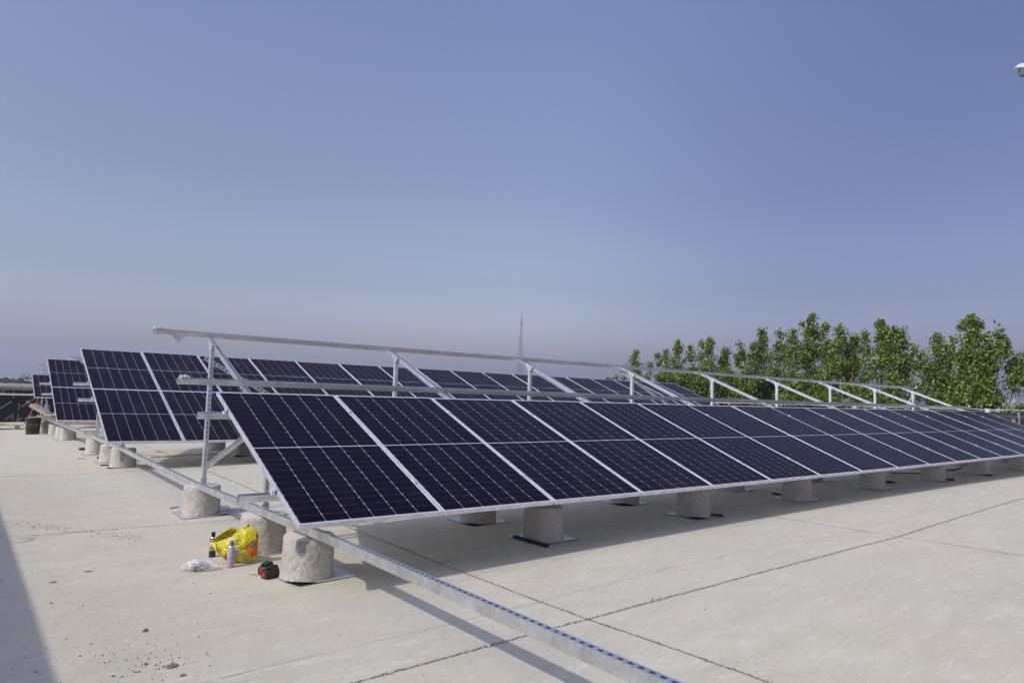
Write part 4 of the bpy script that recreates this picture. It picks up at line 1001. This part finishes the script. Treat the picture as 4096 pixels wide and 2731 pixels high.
TT = [
 (2475, [(2461, 1502), (2490, 1520), (2430, 1520)], 30.5, 'small low treetop at the left end of the tree row', .8, 1.0),
 (2560, [(2545, 1412), (2575, 1424), (2500, 1490), (2600, 1460)], 30, 'narrow pointed poplar, second tree from the left end', 1, 1.0),
 (2735, [(2633, 1420), (2663, 1399), (2713, 1372), (2740, 1388)], 29.5, 'broad poplar with stepped top, third tree from the left', 1, 1.25),
 (2835, [(2765, 1390), (2843, 1359), (2810, 1372), (2850, 1385)], 29, 'poplar with rounded dense head, fourth tree from the left', 1, 1.2),
 (2915, [(2901, 1405), (2925, 1440), (2880, 1420)], 30, 'low narrow poplar filling the dip, fifth tree from the left', 1, 1.0),
 (3000, [(2968, 1378), (3016, 1372), (2950, 1420), (3035, 1390)], 29, 'twin-topped poplar, sixth tree from the left', 1, 1.15),
 (3090, [(3050, 1320), (3115, 1336), (3040, 1350), (3125, 1385)], 29.5, 'poplar with a tall forked leader, seventh tree from the left', .95, 1.0),
 (3191, [(3173, 1337), (3200, 1350), (3150, 1385), (3236, 1385)], 28.5, 'bushy poplar, eighth tree from the left', 1.1, 1.2),
 (3273, [(3251, 1259), (3293, 1278), (3211, 1297), (3322, 1365), (3306, 1305), (3335, 1388)], 29, 'tallest poplar of the middle group with a broad head on a thin neck', 1, .85),
 (3364, [(3361, 1309), (3392, 1355), (3342, 1362)], 28.5, 'slim spire-shaped poplar just right of the tallest middle one', 1.05, 1.0),
 (3425, [(3413, 1350), (3440, 1368), (3405, 1385)], 29, 'lower rounded poplar between the slim spire and the twin-spired tree', 1.1, 1.1),
 (3502, [(3484, 1297), (3521, 1286), (3458, 1337), (3573, 1339), (3550, 1315)], 28.5, 'twin-spired poplar left of the gap in the tree row', 1, 1.0),
 (3640, [(3602, 1316), (3633, 1329), (3654, 1390), (3702, 1419), (3570, 1390)], 28, 'broad poplar with one upright plume, left of the sky gap', 1.15, 1.3),
 (3785, [(3745, 1342), (3785, 1385), (3728, 1372), (3800, 1430)], 28.5, 'leaning side tree with drooping head in the sky gap', .95, .7),
 (3878, [(3895, 1271), (3862, 1283), (3814, 1360), (3943, 1350), (3991, 1336), (4023, 1374), (3910, 1300), (3965, 1400)], 27.5, 'tallest broad poplar near the right edge', 1.15, 1.0),
 (3935, [(3942, 1405), (4077, 1430), (4050, 1450), (4087, 1498), (4060, 1490), (3985, 1560), (3985, 1595), (3960, 1450)], 27.5, 'tree reaching long bare branches to the right edge', .75, .8),
]
for k, (sx, tips, X, lab, dn, rd) in enumerate(TT):
    grow('poplar_tree', lab, X, sx, tips, 11 + k * 3, dens=dn, fill=(.25 if k == 15 else (2.1 if k < 6 else 1.45)), rad=rd * (1.0 if k < 6 else .85), cap=(1.3 if k < 6 else 2.4))
for k, (sx, tips, lab) in enumerate([(4010, [(3990, 1640), (4020, 1636), (3960, 1630)], 'dark low bush top above the right-hand wall, left one'), (4065, [(4045, 1626), (4075, 1632), (4096, 1636)], 'dark low bush top above the right-hand wall, right one'),
                                     (4140, [(4120, 1634), (4160, 1630)], 'low bush top cut by the right edge')]):
    grow('bush', lab, 34, sx, tips, 90 + k, dens=1.2, fill=1.2, group='low bushes beyond the roof edge', low=-3.2, rad=.7, cat='bush')
# far belt of woodland
mb = MB(); rnd = random.Random(9)
V, F = [], []
for k in range(26000):
    az = R(rnd.uniform(-5, 8) if k < 17000 else rnd.uniform(8, 80)); D = rnd.uniform(260, 310)
    hgt = 13.9 + 2.2 * noise.noise(Vector((az * 60, 0, 0))) + 1.4 * noise.noise(Vector((az * 190, 3, 0))) + .8 * noise.noise(Vector((az * 500, 3, 0)))
    z = GZ + hgt * rnd.random() ** .35
    leafquad(V, F, Vector((CAMP.x + math.sin(az) * D, CAMP.y + math.cos(az) * D, z)), rnd.uniform(.4, .9), rnd)
mb.v = [tuple(v) for v in V]; mb.f = F; mb.m = [0] * len(F)
tag(mb.build('far_woodland', m_var('far foliage', (.016, .042, .022), (.045, .085, .040), .25, .8)), 'distant belt of green woodland beyond the far wall', 'woodland', kind='stuff')

# ------------------------------------------------------------------ far things
def dirpt(px, py, D): d = ray(px, py); h = math.hypot(d.x, d.y); return CAMP + d * (D / h)
# broadcasting tower
D = 900; top = dirpt(2087, 1250, D); root = empty('lattice_tower', (top.x, top.y, GZ), label='tall thin lattice broadcasting tower on the horizon', cat='tower')
Ht = top.z - GZ; mpp = D / FPX * 1.02
def zpx(py): return dirpt(2087, py, D).z - GZ
e1 = Vector((rx.x, rx.y, 0)).normalized(); e2 = Vector((-e1.y, e1.x, 0))
mb = MB()
def cell(z0_, z1_, w0, w1, r, off=0, diag=True):
    q0 = [e1 * (sx * w0 + off) + e2 * sy * w0 + Vector((0, 0, z0_)) for sx, sy in ((-1, -1), (1, -1), (1, 1), (-1, 1))]
    q1 = [e1 * (sx * w1 + off) + e2 * sy * w1 + Vector((0, 0, z1_)) for sx, sy in ((-1, -1), (1, -1), (1, 1), (-1, 1))]
    for i in range(4):
        j = (i + 1) % 4; mb.tube([q0[i], q1[i]], r * 1.5, 4, False); mb.tube([q0[i], q0[j]], r, 4, False)
        if diag: mb.tube([q0[i], q1[j]], r * .8, 4, False); mb.tube([q0[j], q1[i]], r * .8, 4, False)
zs = [0]; 
while zs[-1] < zpx(1298): zs.append(zs[-1] + 3.2)
def wz(z):   # half width
    t = z / zpx(1298); return (9.5 * (1 - t) ** 1.2 + 1.1) * .95 if z < zpx(1340) else 1.15
for a, b in zip(zs[:-1], zs[1:]): cell(a, b, wz(a) * .45 + .6, wz(b) * .45 + .6, .13)
for a, b in zip(zs[:-1], zs[1:]):
    if b < zpx(1342): cell(a, b, 1.1, 1.1, .10, -(wz(a) * .6 + 1.1), False)
    if b < zpx(1392): cell(a, b, 1.1, 1.1, .10, (wz(a) * .6 + 1.0), False)
mb.build('lattice', M_STEELTW, root)
mb = MB(); mb.tube([(0, 0, zpx(1298)), (0, 0, zpx(1274))], [.9, .6], 8); mb.tube([(0, 0, zpx(1300)), (0, 0, zpx(1297))], 1.9, 8); mb.tube([(0, 0, zpx(1275)), (0, 0, zpx(1272))], 1.3, 8); mb.build('mast', M_STEELTW, root)
for k in range(6):
    mb = MB(); za = zpx(1272 - k * 3.7); zb_ = zpx(1272 - (k + 1) * 3.7); mb.tube([(0, 0, za), (0, 0, zb_)], .65, 8); mb.build('mast_band', M_WHITE if k % 2 == 0 else mat('faded red', (.35, .16, .14), .6), root)
M_FADE = mat('faded red band', (.36, .17, .15), .7)
# striped chimneys
for px, py, w_, lab in ((111, 1491, 6.0, 'slim red and white striped chimney, left of the two on the horizon'), (174, 1474, 9.0, 'wide red and white striped chimney, right of the two on the horizon')):
    D = 1500; tp = dirpt(px, py, D); root = empty('chimney', (tp.x, tp.y, GZ), label=lab, cat='chimney', group='striped power station chimneys'); H = tp.z - GZ; r = w_ / 2 * D / FPX
    nb = 9; 
    for k in range(nb):
        z0_, z1_ = H - k * 3.6, H - (k + 1) * 3.6; mb = MB(); mb.lathe([(r * (1 + .1 * (k + 1) / nb), z1_), (r * (1 + .1 * k / nb), z0_)], 16); mb.build('band', M_FADE if k % 2 == 0 else M_WHITE, root, True)
    mb = MB(); mb.lathe([(r * 1.4, 0), (r * 1.1, H - nb * 3.6)], 16); mb.build('shaft', mat('chimney concrete', (.45, .44, .43), .8), root, True)
    mb = MB(); mb.lathe([(r * 1.35, H * .93), (r * 1.35, H * .93 + .8)], 16); mb.build('gallery', M_STEELTW, root)
def pylon(px, py, D, lab, arms=True):
    tp = dirpt(px, py, D); root = empty('power_pylon', (tp.x, tp.y, GZ), label=lab, cat='pylon', group='power pylons on the left horizon'); H = tp.z - GZ; mb2 = MB()
    n = 10
    for k in range(n):
        a, b = H * k / n, H * (k + 1) / n; wa, wb = 3.2 * (1 - k / n) + .5, 3.2 * (1 - (k + 1) / n) + .5
        q0 = [Vector((sx * wa, sy * wa, a)) for sx, sy in ((-1, -1), (1, -1), (1, 1), (-1, 1))]; q1 = [Vector((sx * wb, sy * wb, b)) for sx, sy in ((-1, -1), (1, -1), (1, 1), (-1, 1))]
        for i in range(4): mb2.tube([q0[i], q1[i]], .16, 4, False); mb2.tube([q0[i], q1[(i + 1) % 4]], .10, 4, False)
    mb2.build('lattice', M_STEELTW, root)
    for f in (.72, .84, .95):
        m3 = MB(); m3.tube([(-5 * (1.2 - f * .5), 0, H * f), (0, 0, H * f + .9), (5 * (1.2 - f * .5), 0, H * f)], .09, 4, False); m3.build('crossarm', M_STEELTW, root)
pylon(92, 1500, 700, 'leftmost thin power pylon behind the far wall'); pylon(98, 1494, 760, 'taller power pylon beside the leftmost one'); pylon(126, 1497, 800, 'third power pylon, right of the slim chimney')
# power lines on the right
mb = MB()
for dy in (0, 9):
    A, B_ = dirpt(3300, 1541 + dy, 160), dirpt(4300, 1541 + dy - 6, 120); mb.tube([A.lerp(B_, t) - Vector((0, 0, 1.0 * math.sin(math.pi * t))) for t in [k / 12 for k in range(13)]], .025, 4)
tag(mb.build('power_lines', M_STEELTW), 'pair of thin overhead lines crossing behind the trees at right', 'cables')
# city blocks at the right
M_CW = mat('pale city wall', (.60, .57, .52), .8); M_CD = mat('city window strip', (.18, .20, .24), .4); M_CP = mat('pink city wall', (.50, .38, .32), .8); M_CB = mat('blue grey city wall', (.30, .34, .42), .8)
CIT = [(3990, 1599, 12, M_CW, 'pale tower block with dark stripes, leftmost in the right-hand gap'), (4001, 1600, 8, M_CW, 'pale slim tower block touching the leftmost striped one'), (4014, 1611, 12, M_CP, 'low pinkish block between the two pale tower groups'),
       (4040, 1599, 13, M_CW, 'pale tower block, left half of the brightest pair'), (4057, 1600, 10, M_CW, 'pale tower block, right half of the brightest pair'), (4091, 1601, 8, M_CB, 'bluish tower block cut by the right edge'), (4026, 1606, 10, M_CB, 'bluish faint block behind the low pinkish one'),
       (3926, 1596, 12, M_CP, 'pinkish block glimpsed through the big tree'), (3228, 1545, 22, M_CW, 'pale blocks glimpsed through leaves behind the tallest middle poplar')]
for px, py, w_, m, lab in CIT:
    D = 1300 if m is not M_CB else 1900; tp = dirpt(px, py, D); mp_ = D / FPX; H = tp.z - GZ; W = w_ * mp_
    root = empty('tower_block', (tp.x, tp.y, GZ), math.atan2(rx.y, rx.x), label=lab, cat='building', group='tower blocks on the right-hand horizon')
    mb = MB(); mb.box((0, 0, H / 2), (W, W * 1.2, H)); mb.box((W * .1, 0, H + 1), (W * .3, W * .4, 2)); mb.build('wall', m, root)
    for sx in (-.25, .05, .33):
        mb = MB(); mb.box((sx * W, -W * .6 - .1, H * .5), (W * .1, .3, H * .94)); mb.build('window_strip', M_CD, root)

# ------------------------------------------------------------------ haze
mb = MB(); mb.box((300, 900, (GZ - 1 + 110) / 2), (4400, 4000, 110 - GZ + 1))
hz_m = bpy.data.materials.new('haze'); hz_m.use_nodes = True; t = hz_m.node_tree; t.nodes.clear(); o_ = t.nodes.new('ShaderNodeOutputMaterial'); pv = t.nodes.new('ShaderNodeVolumePrincipled')
pv.inputs['Color'].default_value = (.82, .87, 1, 1); pv.inputs['Density'].default_value = .0006; pv.inputs['Anisotropy'].default_value = .3
t.links.new(pv.outputs[0], o_.inputs['Volume'])
tag(mb.build('haze', hz_m), 'thin bluish haze lying over the whole scene', 'haze', kind='stuff')
